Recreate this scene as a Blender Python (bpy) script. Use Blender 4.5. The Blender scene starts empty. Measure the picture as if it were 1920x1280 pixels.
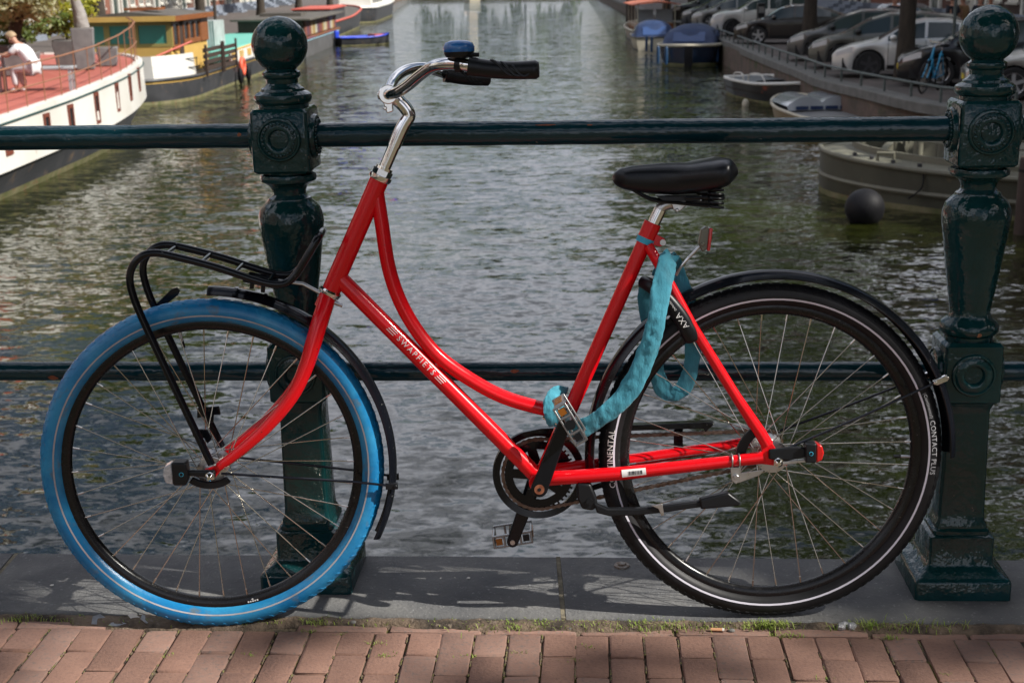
import bpy, bmesh, math, random
from math import sin, cos, pi, radians as rad, sqrt, atan2
from mathutils import Vector as V, Matrix as M, noise as mnoise
random.seed(7)
scene = bpy.context.scene

# ------------------------------------------------------------------ camera
CAM_H, PITCH, ROLL, FPX = 1.344, rad(15.32), rad(1.0), 2482.0
_F = V((0, cos(PITCH), -sin(PITCH))); _U0 = V((0, sin(PITCH), cos(PITCH))); _R0 = V((1, 0, 0))
_R = _R0*cos(ROLL) - _U0*sin(ROLL); _U = _R0*sin(ROLL) + _U0*cos(ROLL)
cam_data = bpy.data.cameras.new('camera')
cam = bpy.data.objects.new('camera', cam_data); scene.collection.objects.link(cam)
cam.matrix_world = M(((_R.x, _U.x, -_F.x, 0), (_R.y, _U.y, -_F.y, 0), (_R.z, _U.z, -_F.z, CAM_H), (0, 0, 0, 1)))
cam_data.sensor_width = 36.0; cam_data.lens = FPX/1920*36.0
cam_data.clip_start = 0.05; cam_data.clip_end = 2000
cam_data.dof.use_dof = True; cam_data.dof.focus_distance = 2.78; cam_data.dof.aperture_fstop = 9.0
scene.camera = cam

# ------------------------------------------------------------------ world and sun
SUN = V((1.15, -0.35, 1.0)).normalized()
world = bpy.data.worlds.new('World'); scene.world = world; world.use_nodes = True
nt = world.node_tree; nt.nodes.clear()
out = nt.nodes.new('ShaderNodeOutputWorld'); bg = nt.nodes.new('ShaderNodeBackground')
sky = nt.nodes.new('ShaderNodeTexSky'); sky.sky_type = 'NISHITA'; sky.sun_disc = False
sky.sun_elevation = math.asin(SUN.z); sky.sun_rotation = atan2(SUN.x, SUN.y)
sky.air_density = 1.0; sky.dust_density = 1.5; sky.ozone_density = 1.0
# broken white cloud over the blue, the same all round the dome
tc = nt.nodes.new('ShaderNodeTexCoord'); mp = nt.nodes.new('ShaderNodeMapping'); mp.inputs['Scale'].default_value = (1, 1, 2.4)
cn = nt.nodes.new('ShaderNodeTexNoise'); cn.inputs['Scale'].default_value = 2.3; cn.inputs['Detail'].default_value = 7; cn.inputs['Roughness'].default_value = .58
cr = nt.nodes.new('ShaderNodeValToRGB'); cr.color_ramp.elements[0].position = .43; cr.color_ramp.elements[1].position = .60
mx = nt.nodes.new('ShaderNodeMixRGB'); mx.inputs['Color2'].default_value = (15.5, 15.8, 17.6, 1)
nt.links.new(tc.outputs['Generated'], mp.inputs['Vector']); nt.links.new(mp.outputs['Vector'], cn.inputs['Vector'])
nt.links.new(cn.outputs['Fac'], cr.inputs['Fac']); nt.links.new(cr.outputs['Color'], mx.inputs['Fac'])
nt.links.new(sky.outputs['Color'], mx.inputs['Color1']); nt.links.new(mx.outputs['Color'], bg.inputs['Color'])
bg.inputs['Strength'].default_value = 0.060
nt.links.new(bg.outputs['Background'], out.inputs['Surface'])
sd = bpy.data.lights.new('sun', 'SUN'); sd.energy = 5.0; sd.angle = rad(0.53); sd.color = (1.0, .955, .88)
sun = bpy.data.objects.new('sun', sd); scene.collection.objects.link(sun)
sun.rotation_mode = 'QUATERNION'; sun.rotation_quaternion = SUN.to_track_quat('Z', 'Y')
vs = scene.view_settings; vs.view_transform = 'Standard'; vs.look = 'None'; vs.exposure = 0.50; vs.gamma = 1.0
scene.cycles.max_bounces = 6; scene.cycles.glossy_bounces = 4; scene.cycles.diffuse_bounces = 3; scene.cycles.transparent_max_bounces = 8
scene.cycles.caustics_reflective = False; scene.cycles.caustics_refractive = False

# ------------------------------------------------------------------ helpers
COL = scene.collection
def link(o): COL.objects.link(o); return o
def tag(o, label=None, cat=None, group=None, kind=None):
    if label: o['label'] = label
    if cat: o['category'] = cat
    if group: o['group'] = group
    if kind: o['kind'] = kind
    return o
def empty(name, loc=(0, 0, 0), rz=0, label=None, cat=None, group=None, mat=None):
    o = bpy.data.objects.new(name, None); link(o); o.empty_display_size = .1
    if mat is not None: o.matrix_world = mat
    else: o.location = loc; o.rotation_euler = (0, 0, rz)
    return tag(o, label, cat, group)

class MB:
    def __init__(s): s.v = []; s.f = []; s.m = []
    def add(s, vs_, fs, mi=0):
        b = len(s.v); s.v += [tuple(p) for p in vs_]; s.f += [tuple(i+b for i in q) for q in fs]; s.m += [mi]*len(fs)
        return s
    def box(s, c, d, rot=None, mi=0, taper=(1, 1)):
        hx, hy, hz = d[0]/2, d[1]/2, d[2]/2; c = V(c)
        vs_ = []
        for z in (-1, 1):
            kx, ky = (taper if z > 0 else (1, 1))
            for x, y in ((-1, -1), (1, -1), (1, 1), (-1, 1)):
                p = V((x*hx*kx, y*hy*ky, z*hz)); vs_.append(c + (rot @ p if rot else p))
        return s.add(vs_, [(3, 2, 1, 0), (4, 5, 6, 7), (0, 1, 5, 4), (1, 2, 6, 5), (2, 3, 7, 6), (3, 0, 4, 7)], mi)
    def b2(s, x0, x1, y0, y1, z0, z1, mi=0):
        return s.box(((x0+x1)/2, (y0+y1)/2, (z0+z1)/2), (abs(x1-x0), abs(y1-y0), abs(z1-z0)), None, mi)
    def loft(s, secs, close=True, cap=True, loop=False, mi=0):
        n = len(secs[0]); vs_ = [p for q in secs for p in q]; fs = []; k = len(secs)
        for i in range(k if loop else k-1):
            a, b = i*n, ((i+1) % k)*n
            for j in range(n if close else n-1):
                j2 = (j+1) % n; fs.append((a+j, a+j2, b+j2, b+j))
        if cap and not loop and close:
            fs.append(tuple(range(n-1, -1, -1))); fs.append(tuple((k-1)*n+j for j in range(n)))
        return s.add(vs_, fs, mi)
    def tube(s, pts, r, n=12, closed=False, mi=0, ell=None, ref=None, cap=True):
        pts = [V(p) for p in pts]; k = len(pts); rs = r if isinstance(r, (list, tuple)) else [r]*k
        secs = []; prev = None
        for i in range(k):
            a = pts[i-1] if (i > 0 or closed) else pts[i]; b = pts[(i+1) % k] if (i < k-1 or closed) else pts[i]
            t = (b-a).normalized()
            if ref is not None: x = V(ref).cross(t)
            elif prev is None: x = (V((0, 0, 1)) if abs(t.z) < .9 else V((1, 0, 0))).cross(t)
            else: x = prev - t*prev.dot(t)
            if x.length < 1e-6: x = V((1, 0, 0)) if prev is None else prev
            x.normalize(); y = t.cross(x); prev = x
            ea, eb = ell if ell else (1, 1)
            secs.append([pts[i] + (x*cos(2*pi*j/n)*ea + y*sin(2*pi*j/n)*eb)*rs[i] for j in range(n)])
        return s.loft(secs, True, cap, closed, mi)
    def lathe(s, prof, n=24, mat=None, mi=0, cap=True):
        secs = [[V((r*cos(2*pi*j/n), r*sin(2*pi*j/n), z)) for j in range(n)] for r, z in prof]
        if mat: secs = [[mat @ p for p in q] for q in secs]
        return s.loft(secs, True, cap, False, mi)
    def prism(s, poly, d0, d1, fn, mi=0):
        n = len(poly); vs_ = [fn(p[0], p[1], d0) for p in poly] + [fn(p[0], p[1], d1) for p in poly]
        return s.add(vs_, [tuple(range(n-1, -1, -1)), tuple(range(n, 2*n))] + [(j, (j+1) % n, n+(j+1) % n, n+j) for j in range(n)], mi)
    def sphere(s, c, r, nu=16, nv=10, mi=0):
        c = V(c); rr = r if isinstance(r, (tuple, list)) else (r, r, r)
        secs = []
        for i in range(nv+1):
            a = -pi/2 + pi*i/nv; a = max(-pi/2+.02, min(pi/2-.02, a))
            secs.append([c + V((rr[0]*cos(a)*cos(2*pi*j/nu), rr[1]*cos(a)*sin(2*pi*j/nu), rr[2]*sin(a))) for j in range(nu)])
        return s.loft(secs, mi=mi)
    def quad(s, a, b, c, d, mi=0): return s.add([a, b, c, d], [(0, 1, 2, 3)], mi)
    def mesh(s, name, mats, smooth=40):
        me = bpy.data.meshes.new(name); me.from_pydata(s.v, [], s.f)
        for m in (mats if isinstance(mats, (list, tuple)) else [mats]): me.materials.append(m)
        if any(s.m): me.polygons.foreach_set('material_index', s.m)
        if smooth:
            me.polygons.foreach_set('use_smooth', [True]*len(me.polygons)); me.update()
            me.set_sharp_from_angle(angle=rad(smooth))
        me.update(); return me
    def build(s, name, mats, parent=None, smooth=40, bevel=0, fix=False):
        me = s.mesh(name, mats, smooth)
        if fix:
            bm = bmesh.new(); bm.from_mesh(me); bmesh.ops.recalc_face_normals(bm, faces=bm.faces); bm.to_mesh(me); bm.free()
        o = bpy.data.objects.new(name, me); link(o)
        if parent is not None: o.parent = parent
        if bevel:
            b = o.modifiers.new('bevel', 'BEVEL'); b.width = bevel; b.segments = 2; b.limit_method = 'ANGLE'; b.angle_limit = rad(35); b.harden_normals = False
        return o
def tb(name, pts, r, m, parent=None, n=12, **k): return MB().tube(pts, r, n, **k).build(name, m, parent)
def bx(name, c, d, m, parent=None, rot=None, bevel=0): return MB().box(c, d, rot).build(name, m, parent, bevel=bevel)
def inst(o, parent=None, loc=None, mat=None):
    c = o.copy(); link(c); c.parent = parent
    if mat is not None: c.matrix_local = mat
    elif loc is not None: c.location = loc
    return c
def smooth_path(pts, k=6):
    P = [V(p) for p in pts]; out_ = []
    for i in range(len(P)-1):
        a, b, c, d = P[max(i-1, 0)], P[i], P[i+1], P[min(i+2, len(P)-1)]
        for j in range(k):
            t = j/k
            out_.append(.5*((2*b) + (c-a)*t + (2*a-5*b+4*c-d)*t*t + (3*b-a-3*c+d)*t**3))
    out_.append(P[-1]); return out_
def lerp(a, b, t): return a + (b-a)*t
def interp(x, tab):
    if x <= tab[0][0]: return tab[0][1]
    for (a, p), (b, q) in zip(tab, tab[1:]):
        if x <= b: return p + (q-p)*(x-a)/(b-a)
    return tab[-1][1]
def text_pts(txt, size=1.0, sub=2, spacing=1.0):
    cu = bpy.data.curves.new('txt', 'FONT'); cu.body = txt; cu.size = size; cu.space_character = spacing; cu.resolution_u = 2
    ob = bpy.data.objects.new('txt', cu); link(ob)
    dg = bpy.context.evaluated_depsgraph_get(); me = bpy.data.meshes.new_from_object(ob.evaluated_get(dg))
    bpy.data.objects.remove(ob)
    bm = bmesh.new(); bm.from_mesh(me); bmesh.ops.triangulate(bm, faces=bm.faces)
    if sub: bmesh.ops.subdivide_edges(bm, edges=[e for e in bm.edges if e.calc_length() > size*.25], cuts=sub); bmesh.ops.triangulate(bm, faces=bm.faces)
    vs_ = [v.co.copy() for v in bm.verts]; bm.verts.index_update(); fs = [tuple(v.index for v in f.verts) for f in bm.faces]; bm.free()
    bpy.data.meshes.remove(me); bpy.data.curves.remove(cu)
    return vs_, fs
def add_text(mb, txt, size, fn, spacing=1.0, center=True, sub=2):
    vs_, fs = text_pts(txt, size, sub, spacing)
    x0 = min(p.x for p in vs_); x1 = max(p.x for p in vs_); y0 = min(p.y for p in vs_); y1 = max(p.y for p in vs_)
    cx, cy = ((x0+x1)/2, (y0+y1)/2) if center else (0, 0)
    mb.add([fn(p.x-cx, p.y-cy) for p in vs_], fs); return x1-x0

# ------------------------------------------------------------------ materials
def _rgb(c): return (*c[:3], 1)
def mat(name, col, rough=.5, metal=0, spec=.5, coat=0, coat_rough=.05, col2=None, nscale=5, ncon=(.35, .65), bump=0, bscale=30, bdist=.005, rvar=0, detail=6,
        spots=None, sscale=20, sth=(.62, .66), stretch=None, ior=1.45, trans=0, alpha=1, emit=None, spot_rough=None, obj_var=0, sheen=0):
    m = bpy.data.materials.new(name); m.use_nodes = True; n = m.node_tree; p = n.nodes['Principled BSDF']; L = n.links.new
    p.inputs['Base Color'].default_value = _rgb(col); p.inputs['Roughness'].default_value = rough; p.inputs['Metallic'].default_value = metal
    p.inputs['Specular IOR Level'].default_value = spec; p.inputs['Coat Weight'].default_value = coat; p.inputs['Coat Roughness'].default_value = coat_rough
    p.inputs['IOR'].default_value = ior; p.inputs['Transmission Weight'].default_value = trans; p.inputs['Alpha'].default_value = alpha
    p.inputs['Sheen Weight'].default_value = sheen
    if emit: p.inputs['Emission Color'].default_value = _rgb(emit[0]); p.inputs['Emission Strength'].default_value = emit[1]
    if not (col2 or bump or rvar or spots or obj_var): return m
    t = n.nodes.new('ShaderNodeTexCoord'); mpn = n.nodes.new('ShaderNodeMapping'); L(t.outputs['Object'], mpn.inputs['Vector'])
    if stretch: mpn.inputs['Scale'].default_value = stretch
    vec = mpn.outputs['Vector']
    if obj_var:
        oi = n.nodes.new('ShaderNodeObjectInfo'); cx = n.nodes.new('ShaderNodeCombineXYZ'); mu = n.nodes.new('ShaderNodeMath'); mu.operation = 'MULTIPLY'; mu.inputs[1].default_value = 37.0
        L(oi.outputs['Random'], mu.inputs[0]); L(mu.outputs[0], cx.inputs[0]); L(mu.outputs[0], cx.inputs[1]); L(cx.outputs[0], mpn.inputs['Location'])
    cur = None
    def rampf(fac, lo, hi):
        r = n.nodes.new('ShaderNodeMapRange'); r.inputs[1].default_value = lo; r.inputs[2].default_value = hi; L(fac, r.inputs[0]); return r.outputs[0]
    def noise(sc, det=detail, ro=.6):
        x = n.nodes.new('ShaderNodeTexNoise'); x.inputs['Scale'].default_value = sc; x.inputs['Detail'].default_value = det; x.inputs['Roughness'].default_value = ro; L(vec, x.inputs['Vector']); return x.outputs['Fac']
    if col2:
        mxn = n.nodes.new('ShaderNodeMixRGB'); mxn.inputs[1].default_value = _rgb(col); mxn.inputs[2].default_value = _rgb(col2)
        L(rampf(noise(nscale), *ncon), mxn.inputs[0]); cur = mxn.outputs[0]
    if spots:
        mxn = n.nodes.new('ShaderNodeMixRGB'); mxn.inputs[1].default_value = _rgb(col); mxn.inputs[2].default_value = _rgb(spots)
        if cur: L(cur, mxn.inputs[1])
        fac = rampf(noise(sscale, 3), *sth); L(fac, mxn.inputs[0]); cur = mxn.outputs[0]
        if spot_rough is not None:
            mr = n.nodes.new('ShaderNodeMapRange'); mr.inputs[3].default_value = rough; mr.inputs[4].default_value = spot_rough; L(fac, mr.inputs[0]); L(mr.outputs[0], p.inputs['Roughness'])
    if obj_var:
        hv = n.nodes.new('ShaderNodeHueSaturation'); mr = n.nodes.new('ShaderNodeMapRange'); mr.inputs[3].default_value = 1-obj_var; mr.inputs[4].default_value = 1+obj_var
        L(oi.outputs['Random'], mr.inputs[0]); L(mr.outputs[0], hv.inputs['Value'])
        if cur: L(cur, hv.inputs['Color'])
        else: hv.inputs['Color'].default_value = _rgb(col)
        cur = hv.outputs[0]
    if cur: L(cur, p.inputs['Base Color'])
    if rvar:
        mr = n.nodes.new('ShaderNodeMapRange'); mr.inputs[3].default_value = max(0, rough-rvar); mr.inputs[4].default_value = rough+rvar; mr.inputs[1].default_value = .3; mr.inputs[2].default_value = .7
        L(noise(nscale*2.3), mr.inputs[0]); L(mr.outputs[0], p.inputs['Roughness'])
    if bump:
        b = n.nodes.new('ShaderNodeBump'); b.inputs['Strength'].default_value = bump; b.inputs['Distance'].default_value = bdist
        L(noise(bscale), b.inputs['Height']); L(b.outputs[0], p.inputs['Normal']); L(b.outputs[0], p.inputs['Coat Normal'])
    return m

m_red = mat('red_paint', (.74, .005, .011), .22, spec=.32, coat=.25, coat_rough=.05, rvar=.06, nscale=9, spots=(.09, .03, .02), sscale=130, sth=(.70, .73))
m_black = mat('black_paint', (.005, .006, .009), .16, spec=.38, rvar=.06, nscale=8, spots=(.09, .09, .09), sscale=90, sth=(.70, .73))
m_plastic = mat('black_plastic', (.008, .009, .011), .36, spec=.35, bump=.15, bscale=300, bdist=.0005)
m_rubber = mat('black_rubber', (.008, .008, .009), .5, spec=.3, col2=(.015, .015, .017), nscale=12, bump=.2, bscale=250, bdist=.0006)
m_blue_tyre = mat('blue_rubber', (.008, .165, .385), .27, col2=(.035, .27, .50), nscale=11, ncon=(.42, .66), bump=.3, bscale=120, bdist=.0015, spots=(.10, .15, .19), sscale=26, sth=(.60, .76), stretch=(1, 1, 3))
m_reflect = mat('grey_reflective', (.42, .42, .44), .35, col2=(.20, .20, .20), nscale=22, ncon=(.5, .8))
m_reflect_w = mat('white_reflective', (.62, .60, .68), .3)
m_rim = mat('black_rim', (.007, .007, .008), .25, spec=.4, rvar=.1, nscale=20, spots=(.12, .11, .10), sscale=120, sth=(.70, .76))
m_chrome = mat('chrome', (.74, .73, .72), .09, metal=1, rvar=.06, nscale=30, spots=(.35, .27, .2), sscale=110, sth=(.70, .76))
m_steel = mat('spoke_steel', (.55, .52, .47), .22, metal=1)
m_alu = mat('dull_aluminium', (.50, .49, .48), .35, metal=1, rvar=.12, nscale=25)
m_chain = mat('rusty_chain', (.20, .15, .12), .5, metal=.8, col2=(.09, .05, .03), nscale=60)
m_white = mat('white_print', (.75, .73, .72), .5)
m_print = mat('grey_print', (.38, .38, .40), .5)
m_sat = mat('saddle_vinyl', (.006, .007, .010), .34, spec=.4, bump=.25, bscale=190, bdist=.0006, rvar=.08, nscale=7)
m_fabric = mat('blue_fabric', (.045, .25, .34), .9, col2=(.07, .33, .43), nscale=30, bump=.7, bscale=55, bdist=.006, spots=(.05, .14, .18), sscale=14, sth=(.56, .8), sheen=.2, stretch=(1, .35, 1))
m_bell = mat('blue_bell', (.008, .09, .33), .25, col2=(.03, .17, .45), nscale=40, coat=.4)
m_redlens = mat('red_lens', (.5, .01, .01), .12, coat=.6)
m_clear = mat('clear_lens', (.65, .67, .68), .12, coat=.5, col2=(.3, .31, .32), nscale=90)
m_amber = mat('amber_reflector', (.30, .10, .012), .2)
m_pedal = mat('grey_pedal_metal', (.28, .28, .28), .4, metal=.9)
m_olivemetal = mat('olive_grey_metal', (.16, .155, .12), .4, metal=.4)
m_cyan = mat('cyan_tape', (.05, .42, .62), .5)
m_iron = mat('green_iron_paint', (.0028, .026, .025), .085, spec=.5, col2=(.005, .039, .045), nscale=5, bump=.6, bscale=26, bdist=.007, detail=3, spots=(.09, .085, .07), sscale=55, sth=(.705, .74), spot_rough=.6)
m_rail = mat('rail_iron_paint', (.0033, .025, .032), .11, spec=.5, col2=(.006, .038, .052), nscale=6, bump=.6, bscale=22, bdist=.006, detail=3, spots=(.12, .11, .10), sscale=48, sth=(.72, .745), spot_rough=.6, stretch=(.7, 1, 1))
m_rust = mat('rust_patch', (.16, .04, .015), .8, col2=(.28, .10, .05), nscale=90)
m_worn = mat('worn_grey_paint', (.30, .29, .25), .7, col2=(.012, .03, .028), nscale=110, ncon=(.46, .56), bump=.6, bscale=60, bdist=.004)

# ================================================================== the bridge: pavement, kerb, railing
YAW = -0.062                                   # the railing runs slightly towards the camera on the right
def kerb_y(x, d=0.0): return 2.603 - .060*x + d
m_sand = mat('joint_sand', (.060, .050, .038), .95, col2=(.17, .13, .085), nscale=22, bump=.9, bscale=90, bdist=.01, spots=(.16, .15, .03), sscale=9, sth=(.54, .62))
m_brick = mat('paving_brick', (.248, .142, .104), .88, col2=(.190, .104, .077), nscale=16, ncon=(.3, .75), bump=.7, bscale=140, bdist=.003, obj_var=.11, spots=(.165, .095, .075), sscale=120, sth=(.50, .72), detail=10)
m_brick_b = mat('paving_brick_dull', (.258, .158, .122), .9, col2=(.200, .116, .090), nscale=13, ncon=(.3, .7), bump=.5, bscale=120, bdist=.003, obj_var=.11, spots=(.15, .115, .10), sscale=100, sth=(.52, .72), detail=10)
m_kerb = mat('bluestone', (.100, .101, .104), .8, spec=.22, col2=(.155, .153, .148), nscale=6.5, bump=.9, bscale=90, bdist=.004, spots=(.25, .25, .245), sscale=120, sth=(.62, .74), detail=9, rvar=.1)
m_dirt = mat('dirt', (.045, .035, .026), .95, col2=(.20, .145, .10), nscale=9, ncon=(.4, .6), bump=1.0, bscale=70, bdist=.012, spots=(.22, .17, .13), sscale=60, sth=(.6, .72))
m_coping2 = mat('worn_bolt', (.25, .24, .22), .6, metal=.4, col2=(.12, .07, .04), nscale=120)
m_mortar = mat('joint_mortar', (.22, .19, .13), .95, col2=(.10, .085, .06), nscale=40, bump=.6, bscale=120, bdist=.004)
m_jmoss = mat('joint_moss_olive', (.10, .105, .028), .85, col2=(.17, .14, .06), nscale=60)
m_moss = mat('grass_green', (.17, .26, .03), .7, col2=(.26, .30, .07), nscale=30)

pave = MB(); pave.quad((-14, -12, -.0065), (14, -12, -.0065), (14, 2.603-.84, -.0065), (-14, 2.603+.84, -.0065))
# the bed runs up to the kerb
pave.v[2] = (14, kerb_y(14, .01), -.0065); pave.v[3] = (-14, kerb_y(-14, .01), -.0065)
pavement = tag(pave.build('pavement', m_sand), kind='structure')

def brick_mesh(wd, ln, seed, mm):
    rnd = random.Random(seed); h = .03; b = .0028
    me = MB(); secs = []
    j = lambda: rnd.uniform(-.0018, .0018)
    def ring(z, ins):
        c = []
        for sx, sy in ((-1, -1), (1, -1), (1, 1), (-1, 1)):
            c.append(V((sx*(wd/2-ins)+j(), sy*(ln/2-ins)+j(), z)))
        # eight corners: cut each corner
        o = []
        for i in range(4):
            p, q, r_ = c[i-1], c[i], c[(i+1) % 4]
            o.append(q + (p-q).normalized()*(.0028+abs(j()))); o.append(q + (r_-q).normalized()*(.0028+abs(j())))
        return o
    secs = [ring(-h, 0), ring(-b, 0), ring(-.001, b*.5), ring(0, b)]
    me.loft(secs); return me.mesh('brick', mm, 50)
bricks_long = [brick_mesh(.0672, .199, s, m_brick if s % 3 else m_brick_b) for s in range(6)]
bricks_half = [brick_mesh(.0672, .095, 20+s, m_brick if s % 3 else m_brick_b) for s in range(5)]
bricks_three = [brick_mesh(.0672, .173, 30+s, m_brick if s % 3 else m_brick_b) for s in range(5)]
bricks_edge = [brick_mesh(.196, .046, 40+s, m_brick_b) for s in range(5)]
def put_brick(me, x, y, rz):
    o = bpy.data.objects.new('brick', me); link(o); o.parent = pavement
    o.location = (x, y, random.uniform(-.0015, .0015)); o.rotation_euler = (random.uniform(-.012, .012), random.uniform(-.012, .012), rz + random.uniform(-.006, .006) + (pi if random.random() < .5 else 0))
ang = math.atan(-.060)
nx, ny = sin(-ang), -cos(ang)                    # direction from the kerb towards the camera
nx = -nx
PITCHW = .0712
for i in range(-18, 18):
    xk = i*PITCHW + .018; wob = .002*sin(i*1.7)
    def at(d): return xk + d*(-.060), kerb_y(xk, -.046) - d
    if i % 2: seq = [('h', .094)] + [('l', .198)]*3
    else: seq = [('t', .172)] + [('l', .198)]*3
    d = .004
    for k, ln in seq:
        me = random.choice(bricks_half if k == 'h' else bricks_three if k == 't' else bricks_long)
        x, y = at(d + ln/2); put_brick(me, x + wob + random.uniform(-.0012, .0012), y, ang); d += ln + random.uniform(.0045, .0065)
for i in range(-6, 7):
    xk = i*.204 + .03
    if -.98 < xk < -.55 : continue
    put_brick(random.choice(bricks_edge), xk, kerb_y(xk, -.026)-.001, ang)
# dirt strip piled in the joint between kerb and bricks
ds = MB(); n1, n2 = 260, 7
for i in range(n1+1):
    x = -1.5 + 3.0*i/n1
    wd = .036 + .026*mnoise.noise((x*3, 1.3, 0)) + (.02 if -.98 < x < -.55 else 0) + .008*mnoise.noise((x*17, 3, 0))
    for j in range(n2+1):
        t = j/n2; y = kerb_y(x, .004) - t*max(wd, .012)
        z = .0035*(1-(2*t-1)**2)*1.2 + .004*mnoise.noise((x*30, y*30, 2)) + .002*mnoise.noise((x*90, y*90, 5)) + .0035 + (.003*(1-t)) - .010*(t**3)
        ds.v.append((x, y, z))
for i in range(n1):
    for j in range(n2):
        a = i*(n2+1)+j; ds.f.append((a, a+n2+1, a+n2+2, a+1)); ds.m.append(0)
tag(ds.build('dirt_strip', m_dirt), 'dark gritty dirt filling the joint along the kerb', 'dirt', kind='stuff')
# kerb of big bluestone slabs: three visible, mortar in the joints
kerb = tag(MB().b2(-6, 6, 0, .1, -.5, -.45).build('kerb', m_mortar), kind='structure')
def slab(x0, x1, parent):
    mb = MB(); N = 40
    secs = []
    for i in range(N+1):
        x = lerp(x0, x1, i/N); chip = .0025*mnoise.noise((x*9, 0, 4)) + .0015*mnoise.noise((x*31, 0, 8))
        yf = kerb_y(x) + chip; yb = 2.925 - .057*x + .0015*mnoise.noise((x*9, 7, 4)); zt = .012
        secs.append([V((x, yf, -.2)), V((x, yf, zt-.011)), V((x, yf+.002, zt-.004)), V((x, yf+.008, zt)), V((x, lerp(yf, yb, .5), zt+.001)), V((x, yb-.01, zt)), V((x, yb-.002, zt-.004)), V((x, yb, zt-.015)), V((x, yb, -.4)), V((x, yf+.1, -.4))])
    mb.loft(secs); return mb.build('stone_slab', m_kerb, parent, 50)
for a, b in ((-3.4, -2.36), (-2.35, -1.226), (-1.214, .0955), (.1065, 1.42), (1.43, 2.6), (2.61, 3.8)): slab(a, b, kerb)
jm = MB()
for x in (-1.22, .101): jm.b2(x-.005, x+.005, kerb_y(x)+.004, 2.922-.057*x, -.2, .0105)
jm.build('mortar_joint', m_mortar, kerb)
# eye bolt head set in the kerb
eb = MB().lathe([(.019, .012), (.018, .0165), (.011, .0175), (.009, .021), (.0, .022)], 14, M.Translation((.248, 2.852, 0)))
eb.build('anchor_bolt', m_coping2, kerb)
# bridge side below the kerb
tag(MB().b2(-16, 16, -10, 2.3, -3.2, -.41).build('bridge_deck', mat('bridge_masonry', (.2, .11, .085), .9, col2=(.13, .08, .065), nscale=4)), kind='structure')

# ---- railing
rail_root = empty('bridge_railing', (-.468, 2.834, 0), 0, 'dark green cast iron bridge railing with ball topped posts and two round rails', 'railing')
POSTS = [(-.468, 2.836), (.985, 2.747), (2.44, 2.658), (-1.92, 2.926)]
rzp = math.atan(YAW)
def sq_ring(h, z, n=20, rnd=.12):
    """rounded square ring of half width h"""
    pts = []
    for j in range(n):
        q, e = divmod(j, n//4); cr_ = min(.010, h*.16)*rnd/.1; a = pi/2*q + (pi/2)*e/(n//4-1)
        cx, cy = ((1, 1), (-1, 1), (-1, -1), (1, -1))[q]
        pts.append(V((cx*(h-cr_) + cr_*cos(a), cy*(h-cr_) + cr_*sin(a), z)))
    return pts
def post_parts():
    P = {}
    sh = MB()                                     # vase shaped shaft with collars and the tapered square foot of it
    prof = [(.040, 1.150), (.046, 1.158), (.039, 1.146), (.036, 1.138), (.041, 1.131), (.047, 1.127), (.049, 1.121), (.0575, 1.117), (.0605, 1.110), (.0585, 1.101), (.052, 1.096), (.052, 1.088)]
    prof = [(.030, 1.172), (.034, 1.166), (.039, 1.163), (.0405, 1.158), (.039, 1.153), (.034, 1.149), (.033, 1.140), (.038, 1.133), (.045, 1.129), (.047, 1.124), (.053, 1.122), (.0595, 1.117), (.0612, 1.109), (.0585, 1.101), (.053, 1.097), (.053, 1.085)]
    sh.lathe(prof, 40)
    prof = [(.050, .960), (.050, .952), (.0585, .949), (.061, .942), (.059, .935), (.050, .930), (.041, .924), (.036, .914), (.036, .906), (.041, .900), (.046, .898), (.047, .893), (.055, .886), (.064, .876), (.0695, .860), (.0705, .845), (.068, .825), (.063, .79), (.0565, .74), (.049, .69), (.0435, .655), (.042, .640), (.046, .630), (.057, .622), (.062, .612), (.0615, .602), (.056, .595), (.051, .592), (.051, .575)]
    sh.lathe(prof, 40)
    secs = [sq_ring(h, z) for h, z in ((.055, .455), (.052, .446), (.047, .432), (.0465, .42), (.050, .20), (.051, .180), (.056, .170), (.056, .163), (.0615, .158), (.0615, .150), (.068, .144))]
    sh.loft(secs)
    P['shaft'] = sh
    P['ball_finial'] = MB().sphere((0, 0, 1.2185), .0585, 40, 26)
    P['upper_block'] = MB().loft([sq_ring(h, z, 24, .08) for h, z in ((.056, .956), (.061, .961), (.0615, 1.02), (.0605, 1.083), (.055, 1.090))])
    P['lower_block'] = MB().loft([sq_ring(h, z, 24, .08) for h, z in ((.056, .450), (.0615, .455), (.0615, .52), (.061, .577), (.054, .585))])
    P['plinth'] = MB().loft([sq_ring(h, z, 24, .1) for h, z in ((.064, .150), (.0695, .146), (.070, .085), (.074, .078), (.082, .070), (.093, .063), (.101, .058), (.104, .052), (.104, .013), (.09, .0105))])
    return P
def rosette(zc, d, ax, r=.0465, ornate=True):
    mb = MB(); z0 = d
    mt = M.Translation((0, 0, zc)) @ M.Rotation(ax, 4, 'Z') @ M.Rotation(pi/2, 4, 'X')   # lathe axis -> -Y
    pr = [(r, z0-.004), (r, z0+.006), (r*.95, z0+.0095), (r*.88, z0+.010), (r*.84, z0+.0075), (r*.80, z0+.0085), (r*.62, z0+.0115), (r*.50, z0+.0115), (r*.46, z0+.010), (r*.42, z0+.003), (r*.40, z0+.001), (.001, z0+.001)]
    mb.lathe(pr, 36, mt)
    if ornate:
        for k in range(26):
            a = 2*pi*k/26; p = V((cos(a)*r*.715, sin(a)*r*.715, z0+.0105))
            mb.sphere(mt @ p, (.0026 + .0008*(k % 3),)*3, 8, 5)
    return mb
PP = post_parts(); post_meshes = {k: q.mesh(k, m_iron, 38) for k, q in PP.items()}
ros_m = {}
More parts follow.
